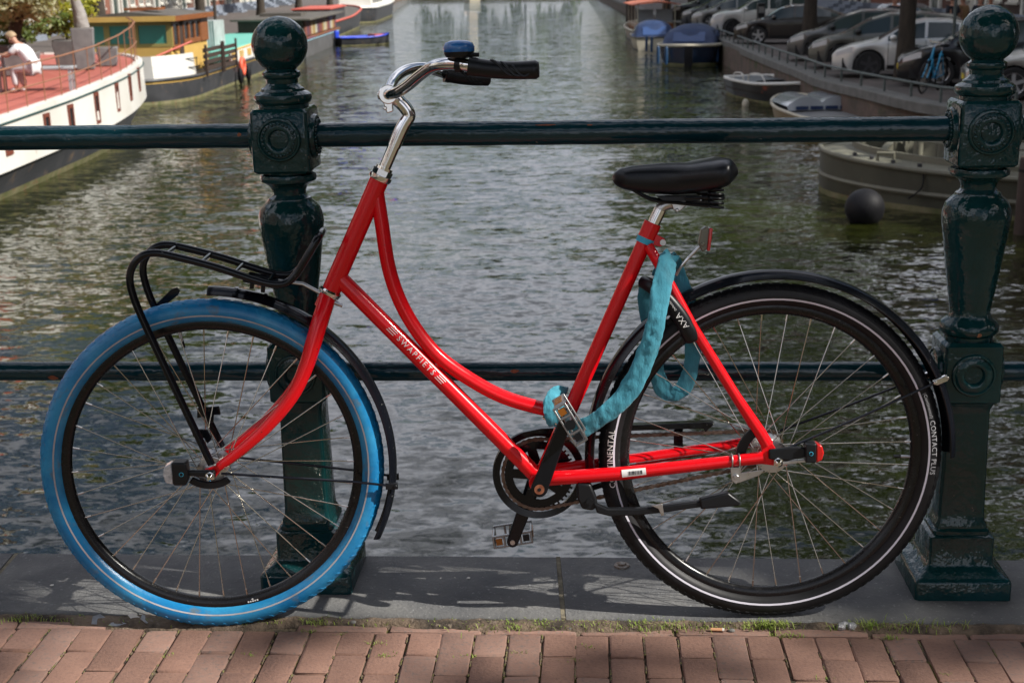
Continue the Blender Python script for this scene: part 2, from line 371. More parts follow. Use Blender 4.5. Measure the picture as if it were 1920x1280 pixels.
for i, (px_, py_) in enumerate(POSTS[:2]):
    mt = M.Translation((px_+.468, py_-2.834, 0)) @ M.Rotation(rzp, 4, 'Z') @ M.Rotation(rad(-.35), 4, 'Y')
    post = bpy.data.objects.new('post', post_meshes['shaft']); link(post); post.parent = rail_root; post.matrix_local = mt
    post['label'] = ('post behind the blue front wheel' if i == 0 else 'post beside the rear wheel')
    for k in ('ball_finial', 'upper_block', 'lower_block', 'plinth'):
        o = bpy.data.objects.new(k, post_meshes[k]); link(o); o.parent = post
    for zc in (1.028, .516):
        for q in range(4):
            rosette(zc, .060, q*pi/2, ornate=(zc > 1)).build('rosette', m_iron, post)
# rails pass from block to block
def rail_pts(a, b, z, n=30, amp=.0012):
    A, B = V((*POSTS[a], z)), V((*POSTS[b], z)); d = (B-A).normalized(); A2 = A + d*.060; B2 = B - d*.060
    return [A2.lerp(B2, i/n) + V((0, amp*mnoise.noise((i*.9, z*9, a)), amp*mnoise.noise((i*.7, z*5, b+3)))) - V((-.468, 2.834, 0)) for i in range(n+1)]
for a, b in ((3, 0), (0, 1), (1, 2)):
    tb('top_rail', rail_pts(a, b, 1.030), .0258, m_rail, rail_root, 22)
    tb('lower_rail', rail_pts(a, b, .507), .0215, m_rail, rail_root, 20)
# rust and chipped paint
def rail_patch(u, z, rr, a0, du, da, seed, parent=None):
    A, B = V((*POSTS[0 if u >= 0 else 3], z)), V((*POSTS[1 if u >= 0 else 0], z)); d = (B-A).normalized(); c = A + d*(u if u >= 0 else (B-A).length + u) - V((-.468, 2.834, 0)); n_ = V((d.y, -d.x, 0)); N = 14; mb = MB(); ring_ = []
    for j in range(N):
        a = 2*pi*j/N; k = 1 + .45*mnoise.noise((cos(a)*1.7+seed, sin(a)*1.7, seed)); ring_.append((du*cos(a)*k, a0 + da*sin(a)*k))
    f = lambda s, q: c + d*s + (n_*cos(q) + V((0, 0, 1))*sin(q))*(rr+.0011)
    mb.add([f(s, q) for s, q in ring_] + [f(s*.5, lerp(a0, q, .5)) for s, q in ring_] + [f(0, a0)], [(j, (j+1) % N, N+(j+1) % N, N+j) for j in range(N)] + [(N+j, N+(j+1) % N, 2*N) for j in range(N)])
    return mb.build('rust_patch', m_rust, rail_root, 60)
rail_patch(-.565, .507, .0215, -.45, .012, .30, 2); rail_patch(.475, .507, .0215, .28, .010, .16, 5); rail_patch(.345, .507, .0215, .55, .007, .12, 7); rail_patch(.55, 1.030, .0258, .75, .022, .07, 11); rail_patch(.64, 1.030, .0258, .7, .006, .06, 13); rail_patch(-.10, 1.030, .0258, .2, .004, .16, 17)
wp = MB(); rw = random.Random(2); pr2 = [o for o in rail_root.children if o.name.startswith('post')][1]
def worn_poly(pts): wp.add([V((-.0622, y, z)) for y, z in pts], [tuple(range(len(pts)))])
worn_poly([(-.058, 1.076), (-.040, 1.081), (-.012, 1.083), (.015, 1.080), (-.004, 1.070), (-.030, 1.072), (-.050, 1.060), (-.054, 1.035), (-.059, 1.030)])
worn_poly([(-.058, .962), (-.058, 1.000), (-.050, .990), (-.040, .978), (-.020, .972), (.004, .968), (.010, .962)])
wp.build('worn_paint', m_worn, pr2, 0)
MB().sphere((.006, -.0585, .604), (.007, .0035, .006), 10, 6).build('rust_chip', mat('orange_rust', (.45, .20, .10), .8, col2=(.2, .08, .04), nscale=200), pr2)
# end posts of the neighbouring bays stand just outside the picture
for i in (2, 3):
    px_, py_ = POSTS[i]
    mt = M.Translation((px_+.468, py_-2.834, 0)) @ M.Rotation(rzp, 4, 'Z')
    post = bpy.data.objects.new('post', post_meshes['shaft']); link(post); post.parent = rail_root; post.matrix_local = mt
    for k in ('ball_finial', 'upper_block', 'lower_block', 'plinth'):
        o = bpy.data.objects.new(k, post_meshes[k]); link(o); o.parent = post

# ================================================================== the red bicycle
# own frame: u along the bike to the rear, w to the camera side, v up; it leans 5 degrees back towards the railing
bike_u = V((1.0, -.013, .010)).normalized(); bike_v = V((-.009, .087, .996)); bike_v = (bike_v - bike_u*bike_v.dot(bike_u)).normalized(); bike_w = bike_u.cross(bike_v)
B0 = V((-.638, 2.612, .0))
BM = M(((bike_u.x, bike_v.x, bike_w.x, B0.x), (bike_u.y, bike_v.y, bike_w.y, B0.y), (bike_u.z, bike_v.z, bike_w.z, B0.z), (0, 0, 0, 1)))
bike = empty('bicycle', label='red step-through city bicycle with a blue front tyre leaning on the bridge railing', cat='bicycle', mat=BM)
HB = V((.272, .728, 0)); AX = V((.111, .227, 0)).normalized()
SM = M.Translation(HB) @ M.Rotation(rad(4), 4, AX) @ M.Translation(-HB)      # the steered front end
def bk(o): o.parent = bike; return o
def st(o): o.parent = bike; o.matrix_local = SM; return o

def wheel(name, c, R, rt, tyre_mat, stripe_mat, front):
    root = MB(); n = 96
    ring = lambda r, w, a: V((r*cos(a), r*sin(a), w))
    rb = R - 2*rt + .004                                # rim outer radius
    prof = [(rb+.002, .0115), (rb-.004, .0125), (rb-.013, .0115), (rb-.0185, .006), (rb-.020, 0), (rb-.0185, -.006), (rb-.013, -.0115), (rb-.004, -.0125), (rb+.002, -.0115), (rb-.003, 0)]
    root.loft([[ring(r, w, 2*pi*i/n) for r, w in prof] for i in range(n)], loop=True)
    wh = root.build(name, m_rim, bike, 50)
    rc = R - rt
    ty = MB(); k = 18
    def tp(i, j):
        a = 2*pi*i/n; b = 2*pi*j/k; rr = rt*(1.0 if front else .97)
        return ring(rc + rr*cos(b), rt*.96*sin(b), a)
    ty.loft([[tp(i, j) for j in range(k)] for i in range(n)], loop=True)
    tyre = ty.build('tyre', tyre_mat, wh, 60)
    # tread: shallow raised blocks on the shoulders
    tr = MB(); nb = 88 if front else 110
    for i in range(nb):
        for sgn in (1, -1):
            a0 = 2*pi*(i + (.5 if sgn < 0 else 0))/nb; b0 = .52
            pts = []
            def q(da, b, off): return ring(rc + (rt+off)*cos(b), sgn*(rt*.96+off)*sin(b), a0+da)
            if front: shape = [(-.004, 1.06), (.012, .98), (.020, .72), (.034, .62), (.026, .50), (.012, .60), (.004, .84)]
            else: shape = [(-.006, 1.02), (.018, .98), (.018, .86), (.008, .84), (.002, .60), (-.010, .62)]
            lo = [q(x, b, -.0006) for x, b in shape]; hi = [q(x*.9, b, .0008) for x, b in shape]; m_ = len(shape)
            tr.add(lo+hi, [tuple(range(m_, 2*m_))[::sgn]] + [(j, (j+1) % m_, m_+(j+1) % m_, m_+j) for j in range(m_)])
        for b in ((-.2, .2) if not front else (-.16, .16)):
            a0 = 2*pi*i/nb; x0, x1 = -.02, .022
            lo = [ring(rc+(rt-.0005)*cos(b+e), (rt)*sin(b+e), a0+x) for x, e in ((x0, -.12), (x1, -.12), (x1, .12), (x0, .12))]
            hi = [ring(rc+(rt+.0006)*cos(b+e), (rt)*sin(b+e), a0+x) for x, e in ((x0, -.1), (x1, -.1), (x1, .1), (x0, .1))]
            tr.add(lo+hi, [(4, 5, 6, 7)] + [(j, (j+1) % 4, 4+(j+1) % 4, 4+j) for j in range(4)])
    t2 = tr.build('tread', tyre_mat, wh, 30, fix=True)
    # reflective side stripe, both sides
    sp = MB()
    for sgn in (1, -1):
        bb = [1.80, 1.93] if front else [1.74, 1.90]
        sp.loft([[ring(rc + (rt+.0005)*cos(b), sgn*(rt*.96+.0005)*sin(b), 2*pi*i/n) for b in (bb[0], sum(bb)/2, bb[1])] for i in range(n)], close=False, cap=False, loop=True)
    sp.build('reflective_stripe', stripe_mat, wh, 60)
    hub = MB(); hr = .030 if front else .034; fw = .033
    hub.lathe([(.006, -.055), (.006, -fw-.012), (.016, -fw-.010), (.018, -fw-.003), (hr, -fw-.0025), (hr, -fw+.0025), (hr*.7, -fw+.006), (hr*.55, -.01), (hr*.55, .01), (hr*.7, fw-.006), (hr, fw-.0025), (hr, fw+.0025), (.018, fw+.003), (.016, fw+.010), (.006, fw+.012), (.006, .055)], 28)
    hub.build('hub', m_alu, wh)
    # 36 spokes, three cross; four kinds, nine copies of each
    for kind in range(4):
        side = 1 if kind % 2 == 0 else -1; lead = 1 if kind < 2 else -1
        ar = rad(10)*kind + (.0 if front else .06); ah = ar + lead*rad(58)
        p0 = V((hr*.86*cos(ah), hr*.86*sin(ah), side*(fw + .002*lead))); p1 = V(((rb-.019)*cos(ar), (rb-.019)*sin(ar), side*.003))
        d = (p1-p0).normalized()
        me = MB().tube([p0, p1], .0011, 6).tube([p1-d*.014, p1+d*.001], .0019, 8).mesh('spoke', m_steel)
        for q in range(9):
            o = bpy.data.objects.new('spoke', me); link(o); o.parent = wh; o.matrix_local = M.Rotation(rad(40)*q, 4, 'Z')
    mt = M.Translation(V((c[0], c[1], 0)))
    wh.matrix_local = (SM @ mt) if front else mt
    va = rad(99.5) if front else rad(-3)
    d = V((cos(va), sin(va), 0)); r0 = rb-.019
    MB().tube([d*r0, d*(r0-.022)], .0032, 8).build('valve', m_alu, wh)
    MB().tube([d*(r0-.020), d*(r0-.034)], .0036, 8).build('valve_cap', m_plastic, wh)
    return wh, rc, rt
FC = (.005, .3605); RC = (1.180, .3615)
fwheel, frc, frt = wheel('front_wheel', FC, .3595, .0245, m_blue_tyre, m_reflect, True)
rwheel, rrc, rrt = wheel('rear_wheel', RC, .3600, .0245, m_rubber, m_reflect_w, False)
fwheel['label'] = 'front wheel with scuffed blue tyre'; rwheel['label'] = 'rear wheel with black tyre'
# moulded names on the rear tyre wall, reading clockwise with the tops outward
def side_text(txt, size, a_mid, r_mid, parent, name, m_):
    mb = MB()
    def fn(s, t):
        r = r_mid + t; a = a_mid - s/r_mid; x = min(1, abs(r-rrc)/rrt); return V((r*cos(a), r*sin(a), rrt*.96*sqrt(1-x*x)+.0007))
    add_text(mb, txt, size, fn, 1.05); return mb.build(name, m_, parent, 0)
side_text('CONTACT PLUS', .0155, rad(1.5), .3395, rwheel, 'tyre_lettering', m_print)
side_text('(Continental)', .010, rad(17), .338, rwheel, 'tyre_lettering', m_print)
side_text('CONTINENTAL', .0175, rad(180), .3375, rwheel, 'tyre_lettering', m_white)
rl_ = MB()                                       # small white maker's mark on the rim, too small to read
for k, (ds_, h_) in enumerate(((-.010, .0035), (-.005, .003), (0, .0035), (.005, .003), (.010, .0035))):
    a_ = rad(-78) + ds_/.309; rl_.add([V(((.309+q*h_/2)*cos(a_+p*.0016/.309), (.309+q*h_/2)*sin(a_+p*.0016/.309), .0131)) for p, q in ((-1, -1), (1, -1), (1, 1), (-1, 1))], [(0, 1, 2, 3)])
a_ = rad(-78); rl_.add([V((.3025*cos(a_), .3025*sin(a_), .0129)), V((.3055*cos(a_-.010), .3055*sin(a_-.010), .0130)), V((.3055*cos(a_+.010), .3055*sin(a_+.010), .0130))], [(0, 1, 2)])
rl_.build('rim_mark', m_white, fwheel, 0)

# ---- frame
def unicr(z): pass
frame = MB()
HT, HBm = V((.383, .955, 0)), V((.272, .728, 0))
frame.tube([HBm, HT], .0195, 24)
frame = frame.build('frame', m_red, bike); frame['label'] = 'glossy red step-through frame'
def fr(name, pts, r, n=20, k=1, **kw):
    return tb(name, smooth_path(pts, k) if k > 1 else pts, r, m_red, frame, n, **kw)
fr('top_tube', [(.376, .925, 0), (.383, .863, 0), (.393, .775, 0), (.414, .702, 0), (.450, .634, 0), (.498, .576, 0), (.575, .520, 0), (.641, .487, 0), (.719, .464, 0), (.752, .456, 0)], .0148, 20, 6)
DT0, DT1 = V((.282, .763, 0)), V((.690, .320, 0))
fr('down_tube', [DT0, DT1], .0172, 24)
fr('strut', [(.478, .557, 0), (.498, .578, 0)], .0085, 14)
fr('seat_tube', [(.693, .312, 0), (.9365, .848, 0)], .0155, 22)
MB().tube([(.693, .316, -.037), (.693, .316, .037)], .0215, 24).build('bottom_bracket', m_red, frame, bevel=.0015)
for s in (1, -1):
    fr('seat_stay', [(.927, .806, .012*s), (.955, .756, .028*s), (1.015, .640, .042*s), (1.10, .498, .055*s), (1.150, .420, .062*s), (1.164, .395, .064*s)], [.0105, .0105, .0105, .0105, .0125, .013], 16, 1, ell=None)
    fr('chain_stay', [(.70, .322, .024*s), (.78, .329, .037*s), (.87, .336, .044*s), (1.013, .352, .054*s), (1.10, .362, .060*s), (1.155, .369, .064*s)], [.0155, .0150, .0142, .013, .012, .0135], 16)
    d = MB(); zz = .064*s
    d.prism([(1.148, .356), (1.175, .352), (1.205, .352), (1.208, .362), (1.200, .372), (1.183, .384), (1.172, .402), (1.158, .410), (1.148, .404), (1.152, .385)], zz-.003, zz+.003, lambda x, y, z: V((x, y, z)))
    d.build('dropout', m_red, frame, bevel=.0012, fix=True)
# seat lug with pinch bolt ears
sl = MB().tube([(.9215, .815, 0), (.938, .8515, 0)], .0182, 22); sl.prism([(.936, .833), (.956, .822), (.962, .818), (.962, .806), (.950, .803), (.932, .808)], -.008, .008, lambda x, y, z: V((x, y, z)))
sl.build('seat_lug', m_red, frame, bevel=.001)
MB().tube([(.957, .812, -.012), (.957, .812, .013)], .0062, 12).build('clamp_bolt', m_alu, frame)
MB().tube([(.9195, .810, 0), (.9245, .821, 0)], .0188, 22).build('tape_band', m_cyan, frame)
# printing on the down tube
e = (DT1-DT0).normalized(); nn = V((-e.y, e.x, 0)); pr_mb = MB()
def on_dt(s0):
    r_ = .0172
    def fn(s, t):
        a = t/r_ + .16
        return DT0 + e*(s0+s) + (nn*sin(a) + V((0, 0, 1))*cos(a))*(r_+.0006)
    return fn
S0 = .237
wt = add_text(pr_mb, 'SWAPFIETS', .0165, on_dt(S0), 1.38)
for cs in (S0-wt/2-.018, S0+wt/2+.018):
    for q in (-1, 0, 1):
        f_ = on_dt(cs); a_ = q*.0046
        for i in range(1): pr_mb.add([f_(-.010+q*.0018, a_-.0008), f_(.010+q*.0018, a_-.0008), f_(.010+q*.0018, a_+.0008), f_(-.010+q*.0018, a_+.0008)], [(0, 1, 2, 3)])
pr_mb.build('frame_lettering', m_white, frame, 0)
# barcode sticker on the chain stay
stk = MB(); A_, B_ = V((.866, .3362, .044)), V((.918, .3415, .0475)); ax_ = (B_-A_).normalized(); up_ = V((0, 0, 1)).cross(ax_).normalized(); ot = ax_.cross(up_)
def on_cs(s, a, lift=.0008):
    return A_ + ax_*s + (up_*sin(a) + ot*cos(a))*(.0142 - .0012*s/.05 + lift)
NS = 6
stk.loft([[on_cs(s, lerp(-.35, .75, j/NS)) for j in range(NS+1)] for s in (0, .05)], close=False, cap=False)
stk.build('sticker', m_white, frame)
bar = MB(); rnd = random.Random(3); s = .013
while s < .043:
    wd_ = rnd.choice((.0005, .0009, .0014))
    bar.loft([[on_cs(q, lerp(-.15, .42, j/4), .0012) for j in range(5)] for q in (s, s+wd_)], close=False, cap=False); s += wd_ + rnd.choice((.0006, .001, .0013))
bar.build('barcode', m_plastic, frame)
# ---- fork and steering
fk = MB()
crown = V((.262, .711, 0))
fork = MB().tube([crown - AX*.02, crown + AX*.012], .0185, 22).build('fork', m_red, bike); fork.matrix_local = SM; fork['label'] = 'red curved front fork'
for s in (1, -1):
    tb('fork_blade', smooth_path([(.266, .722, .002*s), (.258, .697, .016*s), (.248, .670, .029*s), (.234, .629, .038*s), (.215, .576, .046*s), (.183, .517, .053*s), (.130, .457, .056*s), (.072, .408, .056*s), (.026, .376, .056*s)], 5),
       [lerp(.0175, .0170, i/15) if i < 15 else lerp(.0170, .0095, (i-15)/25) for i in range(41)], m_red, fork, 18)
    MB().prism([(.036, .392), (.018, .378), (-.004, .372), (-.008, .358), (.004, .350), (.016, .352), (.030, .368), (.044, .384)], .0555*s-.003, .0555*s+.003, lambda x, y, z: V((x, y, z))).build('fork_end', m_red, fork, bevel=.001, fix=True)
hd = MB()
hd.tube([HBm - AX*.012, HBm - AX*.004, HBm - AX*.002, HBm + AX*.002], [.0205, .0235, .0235, .020], 24)
st(hd.build('headset_cup', m_chrome))
hd = MB().tube([HT - AX*.003, HT + AX*.001, HT + AX*.008, HT + AX*.009], [.0215, .0235, .0235, .019], 24); hd.tube([HT + AX*.009, HT + AX*.020], .0205, 6); hd.tube([HT + AX*.020, HT + AX*.026], .0175, 20)
st(hd.build('headset_nut', m_chrome))
# quill stem, elbow and clamp
sm_ = MB(); q0 = HT + AX*.02
sm_.tube([q0, HT + AX*.075], .0122, 20)
sm_.tube(smooth_path([HT + AX*.072, HT + AX*.105, (.4385, 1.0655, 0), (.4475, 1.080, 0), (.4420, 1.094, 0), (.428, 1.110, 0), (.418, 1.118, 0)], 5), [.0135]*26 + [.0145]*5, 20)
st(sm_.build('stem', m_chrome))
cl = MB().tube([(.408, 1.124, -.022), (.408, 1.124, .022)], .0195, 22); cl.prism([(.396, 1.112), (.416, 1.108), (.417, 1.090), (.404, 1.086)], -.016, .016, lambda x, y, z: V((x, y, z)))
cl.tube([(.401, 1.097, -.021), (.401, 1.097, .021)], .0045, 6); cl.tube([(.386, 1.121, 0), (.394, 1.122, 0)], .008, 6)
st(cl.build('stem_clamp', m_chrome, bevel=.002, fix=True))
near = [(.408, 1.124, 0), (.412, 1.125, .035), (.430, 1.130, .075), (.452, 1.143, .115), (.478, 1.163, .165), (.504, 1.178, .212), (.539, 1.181, .246), (.578, 1.176, .266), (.690, 1.167, .282)]
far = [(.408, 1.124, 0), (.408, 1.127, -.035), (.411, 1.140, -.075), (.421, 1.156, -.115), (.445, 1.170, -.165), (.478, 1.173, -.212), (.508, 1.164, -.246), (.540, 1.155, -.266), (.622, 1.145, -.280)]
hbp = smooth_path(list(reversed(far)) + near[1:], 6)
hbar = st(MB().tube(hbp, .0112, 18).build('handlebar', m_chrome))
def grip(pts):
    A, B = V(pts[0]), V(pts[1]); d = (B-A); rs = []; P = []
    for i in range(25):
        t = i/24; P.append(A + d*t + V((0, -.004*sin(pi*t), 0)))
        rs.append(.0185 if t < .03 else .0172 - .0012*sin(pi*t) + (.0010 if .06 < t < .10 else 0) - (.004 if t > .985 else 0))
    g = MB().tube(P, rs, 18)
    for k in range(3):                       # raised wave pads on the grip
        w_ = [P[0].lerp(P[-1], lerp(.30+.15*k, .62+.12*k, j/8)) + V((0, .013*cos(j/8*pi+.5*k), .0145)) * 1.0 for j in range(9)]
        g.tube(w_, [.001]+[.0028]*7+[.001], 6)
    return g
st(grip(((.566, 1.176, .263), (.692, 1.167, .2825))).build('grip', m_plastic)); st(grip(((.524, 1.158, -.256), (.622, 1.146, -.280))).build('grip', m_plastic))
# bell on the bar
bp = V((.549, 1.180, .252))
bell = MB().lathe([(.026, .0), (.0285, .004), (.0285, .012), (.025, .0185), (.016, .0225), (.001, .0235)], 28, M.Translation(bp + V((0, .0195, 0))) @ M.Rotation(-pi/2, 4, 'X'))
bell = st(bell.build('bell', m_bell))
bb_ = MB().lathe([(.012, -.010), (.024, -.007), (.0275, -.001), (.0275, .0045), (.02, .005)], 24, M.Translation(bp + V((0, .0195, 0))) @ M.Rotation(-pi/2, 4, 'X'))
bb_.tube([bp + V((-.004, -.001, -.002)), bp + V((.006, -.002, .003))], .0142, 20); bb_.tube([bp + V((0, -.004, 0)), bp + V((0, .016, 0))], .009, 12); bb_.tube([bp + V((.014, .016, .012)), bp + V((.036, .016, .016))], .004, 8)
bb_.build('bell_base', m_plastic, bell)
# ---- front carrier
rk_near = [(.013, .384, .066), (-.047, .540, .062), (-.103, .691, .060), (-.119, .745, .060), (-.122, .779, .060), (-.112, .805, .060), (-.092, .822, .060), (-.066, .826, .060), (-.027, .817, .060), (.046, .795, .060), (.129, .764, .060), (.165, .755, .060), (.190, .758, .060), (.210, .776, .060), (.232, .808, .060), (.250, .836, .058), (.256, .845, .052)]
pn = smooth_path(rk_near, 5); pf = [V((p.x, p.y, -p.z)) for p in reversed(pn)]
loop_ = [V((.259, .849, .043)), V((.260, .851, 0)), V((.259, .849, -.043))]
rack = st(MB().tube(pn + loop_ + pf, .0078, 14).build('front_carrier', m_black)); rack['label'] = 'black tubular front carrier'
for (u_, v_) in ((-.05, .822), (.02, .804), (.086, .781), (.15, .757)):
    tb('cross_bar', [(u_, v_, .06), (u_, v_, -.06)], .0045, m_black, rack, 10)
for (u_, v_) in ((.118, .762), (.140, .754)):
    tb('peg', [(u_, v_, .045), (u_-.002, v_-.017, .045)], .0045, m_black, rack, 10)
MB().prism([(.10, .766), (.17, .748), (.17, .742), (.10, .760)], -.05, .05, lambda x, y, z: V((x, y, z))).build('carrier_plate', m_black, rack, bevel=.0008, fix=True)
tb('carrier_arm', [(.165, .752, 0), (.215, .744, 0), (.252, .722, 0)], .0042, m_alu, rack, 10)
MB().prism([(-.110, .694), (-.100, .686), (-.054, .719), (-.049, .728), (-.055, .736), (-.066, .733)], -.064, -.059, lambda x, y, z: V((x, y, z))).build('lamp_tab', m_black, rack, bevel=.0008, fix=True)
MB().prism([(-.028, .478), (.018, .480), (.020, .462), (.006, .462), (.004, .446), (-.006, .446), (-.008, .460), (-.030, .456)], -.044, -.038, lambda x, y, z: V((x, y, z))).build('rack_bracket', m_black, rack, bevel=.001, fix=True)
MB().prism([(-.030, .452), (.004, .450), (.012, .430), (.002, .420), (-.004, .432), (-.026, .436)], .030, .036, lambda x, y, z: V((x, y, z))).build('rack_bracket', m_black, rack, bevel=.001, fix=True)
# ---- mudguards
def guard(c, R0, a0, a1, hw=.027, n=60, drop=.013):
    mb = MB(); secs = []; m_ = 9
    for i in range(n+1):
        a = lerp(a0, a1, i/n); o = []
        for j in range(m_):
            t = lerp(-1, 1, j/(m_-1)); r = R0 - drop*abs(t)**2.2; o.append((r, t*hw))
        ring_ = [V((c[0]+r*cos(a), c[1]+r*sin(a), w)) for r, w in o] + [V((c[0]+(r-.0018)*cos(a), c[1]+(r-.0018)*sin(a), w*.96)) for r, w in reversed(o)]
        secs.append(ring_)
    return mb.loft(secs)
fg = st(guard(FC, .3865, rad(87.5), rad(-27), .0285, 60, .014).build('front_mudguard', m_black, None, 55))
for a in (79, 70): 
    MB().loft([[V((FC[0]+r*cos(rad(aa)), FC[1]+r*sin(rad(aa)), w)) for r, w in ((.3872, -.012), (.3868, .010), (.383, .019), (.3785, .0252), (.374, .0290))] for aa in (a-.55, a+.55)], close=False, cap=False).build('mudguard_band', m_black, fg)
rg = bk(guard(RC, .3895, rad(187), rad(-2), .0305, 90, .017).build('rear_mudguard', m_black, None, 55))
for s in (1, -1):
    st(MB().tube([(.030, .362, .060*s), (.300, .326, .040*s), (.372, .313, .034*s)], .0028, 8).build('mudguard_stay', m_black))
    st(MB().box((.380, .311, .032*s), (.026, .014, .010)).tube([(.388, .311, .028*s), (.388, .311, .040*s)], .0042, 8).build('stay_clip', m_plastic, bevel=.002))
    bk(MB().tube([(1.198, .385, .066*s), (1.36, .448, .052*s), (1.512, .511, .036*s)], .0028, 8).build('mudguard_stay', m_black))
    bk(MB().box((1.525, .516, .033*s), (.026, .013, .008), M.Rotation(.38, 3, 'Z')).tube([(1.512, .512, .028*s), (1.512, .512, .042*s)], .0045, 8).tube([(1.538, .520, .026*s), (1.538, .520, .036*s)], .004, 8).build('stay_clip', m_chrome, bevel=.0015))
MB().tube([(.270, .706, 0), (.294, .696, 0)], .0048, 8).build('mudguard_bolt', m_alu, fork)
# ---- lamps
fl = MB().prism([(.020, .372), (-.052, .376), (-.052, .364), (.020, .356)], .060, .072, lambda x, y, z: V((x, y, z)))
fl.prism([(-.036, .394), (-.066, .396), (-.066, .346), (-.040, .345), (-.034, .360)], .048, .082, lambda x, y, z: V((x, y, z)))
lamp = st(fl.build('front_lamp', m_plastic, bevel=.004, fix=True))
MB().prism([(-.066, .394), (-.082, .386), (-.085, .368), (-.081, .352), (-.066, .348)], .050, .080, lambda x, y, z: V((x, y, z))).build('lens', m_clear, lamp, bevel=.003, fix=True)
MB().tube([(-.047, .370, .0822), (-.047, .370, .0826)], .0048, 14).build('lamp_ring', m_cyan, lamp); MB().tube([(-.047, .370, .0823), (-.047, .370, .0832)], .0035, 14).build('lamp_button', m_plastic, lamp)
rl = MB().prism([(1.165, .388), (1.225, .394), (1.245, .388), (1.245, .372), (1.205, .364), (1.165, .368)], .068, .078, lambda x, y, z: V((x, y, z)))
rl.prism([(1.238, .400), (1.260, .402), (1.260, .360), (1.238, .362)], .056, .088, lambda x, y, z: V((x, y, z)))
rlamp = bk(rl.build('rear_lamp', m_plastic, bevel=.003, fix=True))
MB().prism([(1.260, .402), (1.272, .396), (1.276, .381), (1.272, .366), (1.260, .360)], .057, .087, lambda x, y, z: V((x, y, z))).build('lens', m_redlens, rlamp, bevel=.003, fix=True)
MB().tube([(1.249, .381, .0885), (1.249, .381, .0889)], .0045, 14).build('lamp_ring', m_cyan, rlamp); MB().tube([(1.249, .381, .0886), (1.249, .381, .0894)], .0032, 14).build('lamp_button', m_plastic, rlamp)
MB().prism([(1.185, .362), (1.245, .366), (1.245, .360), (1.185, .354)], .066, .076, lambda x, y, z: V((x, y, z))).build('bracket', m_alu, rlamp, bevel=.001, fix=True)
for (c_, fn_) in ((FC, st), (RC, bk)):
    for s in (1, -1):
        nm = MB(); b0 = .074 if c_ is FC else .080
        nm.tube([(c_[0]+.004, c_[1], s*(b0-.016)), (c_[0]+.004, c_[1], s*b0)], .0105, 6); nm.tube([(c_[0]+.004, c_[1], s*b0), (c_[0]+.004, c_[1], s*(b0+.007)), (c_[0]+.004, c_[1], s*(b0+.011))], [.0085, .008, .004], 14)
        fn_(nm.build('axle_nut', m_chrome))
# magnet arcs for the lamps on the spokes
def arc_plate(c, r, a0, a1, hw, z0, z1, n=10):
    P = [(c[0]+(r+hw)*cos(rad(lerp(a0, a1, i/n))), c[1]+(r+hw)*sin(rad(lerp(a0, a1, i/n)))) for i in range(n+1)] + [(c[0]+(r-hw)*cos(rad(lerp(a1, a0, i/n))), c[1]+(r-hw)*sin(rad(lerp(a1, a0, i/n)))) for i in range(n+1)]
    return MB().prism(P, z0, z1, lambda x, y, z: V((x, y, z)))
arc_plate((.005, .40), .066, -128, -55, .008, .044, .052).build('magnet', m_plastic, bike, bevel=.003, fix=True).matrix_local = SM
arc_plate((1.176, .366), .064, 125, 190, .010, .040, .052).build('magnet', m_plastic, bike, bevel=.002, fix=True)
# coaster brake strap
cb = MB()
for u_ in (1.090, 1.105): cb.tube([(u_, .362, .0595), (u_+.003, .362, .0595)], .0155, 20)
cb.prism([(1.088, .350), (1.110, .350), (1.108, .322), (1.100, .314), (1.090, .322)], .062, .068, lambda x, y, z: V((x, y, z)))
cb.prism([(1.095, .334), (1.105, .314), (1.150, .330), (1.160, .342)], .058, .061, lambda x, y, z: V((x, y, z))); cb.tube([(1.099, .330, .066), (1.099, .330, .075)], .006, 6)
bk(cb.build('brake_strap', m_alu, bevel=.001, fix=True))
# ---- drivetrain on the far side
CR = V((.693, .312, -.046)); RR = V((1.180, .3615, -.046)); r1, r2 = .0775, .036
gd = MB(); n = 64
gd.loft([[CR + V((r*cos(2*pi*i/n), r*sin(2*pi*i/n), w)) for r, w in ((.084, -.008), (.0985, -.008), (.100, -.004), (.0985, .002), (.084, .0))] for i in range(n)], loop=True)
crank_set = bk(gd.build('chain_guard_ring', m_black, bevel=0, fix=True))
cg = MB(); cg.loft([[CR + V((r*cos(2*pi*i/n), r*sin(2*pi*i/n), w)) for r, w in ((.056, -.002), (.0735, -.002), (.0735, .002), (.056, .002))] for i in range(n)], loop=True)
for k in range(44):
    a = 2*pi*k/44; cg.box(CR + V((cos(a)*.0755, sin(a)*.0755, 0)), (.006, .0042, .003), M.Rotation(a, 3, 'Z'))
for k in range(5):
    a = rad(90+72*k+14); d = V((cos(a), sin(a), 0)); p_ = V((-d.y, d.x, 0))
    cg.prism([(CR + d*.012 + p_*.012)[:2], (CR + d*.012 - p_*.012)[:2], (CR + d*.060 - p_*.010)[:2], (CR + d*.060 + p_*.010)[:2]], CR.z-.0025, CR.z+.0035, lambda x, y, z: V((x, y, z)))
cg.tube([CR + V((0, 0, -.01)), CR + V((0, 0, .01))], .024, 24)
bk(cg.build('chainring', m_black, None, 30, fix=True))
ch = MB(); path = []
d = RR-CR; L_ = d.length; base = atan2(d.y, d.x); al = math.acos((r1-r2)/L_)
pts = []
a_up = base + al; a_lo = base - al
for i in range(41): pts.append(RR + V((r2*cos(lerp(a_lo, a_up, i/40)), r2*sin(lerp(a_lo, a_up, i/40)), 0)))
for i in range(81):
    a = lerp(a_up, a_lo + 2*pi, i/80); pts.append(CR + V((r1*cos(a), r1*sin(a), 0)))
pts.append(pts[0]); cum = [0]
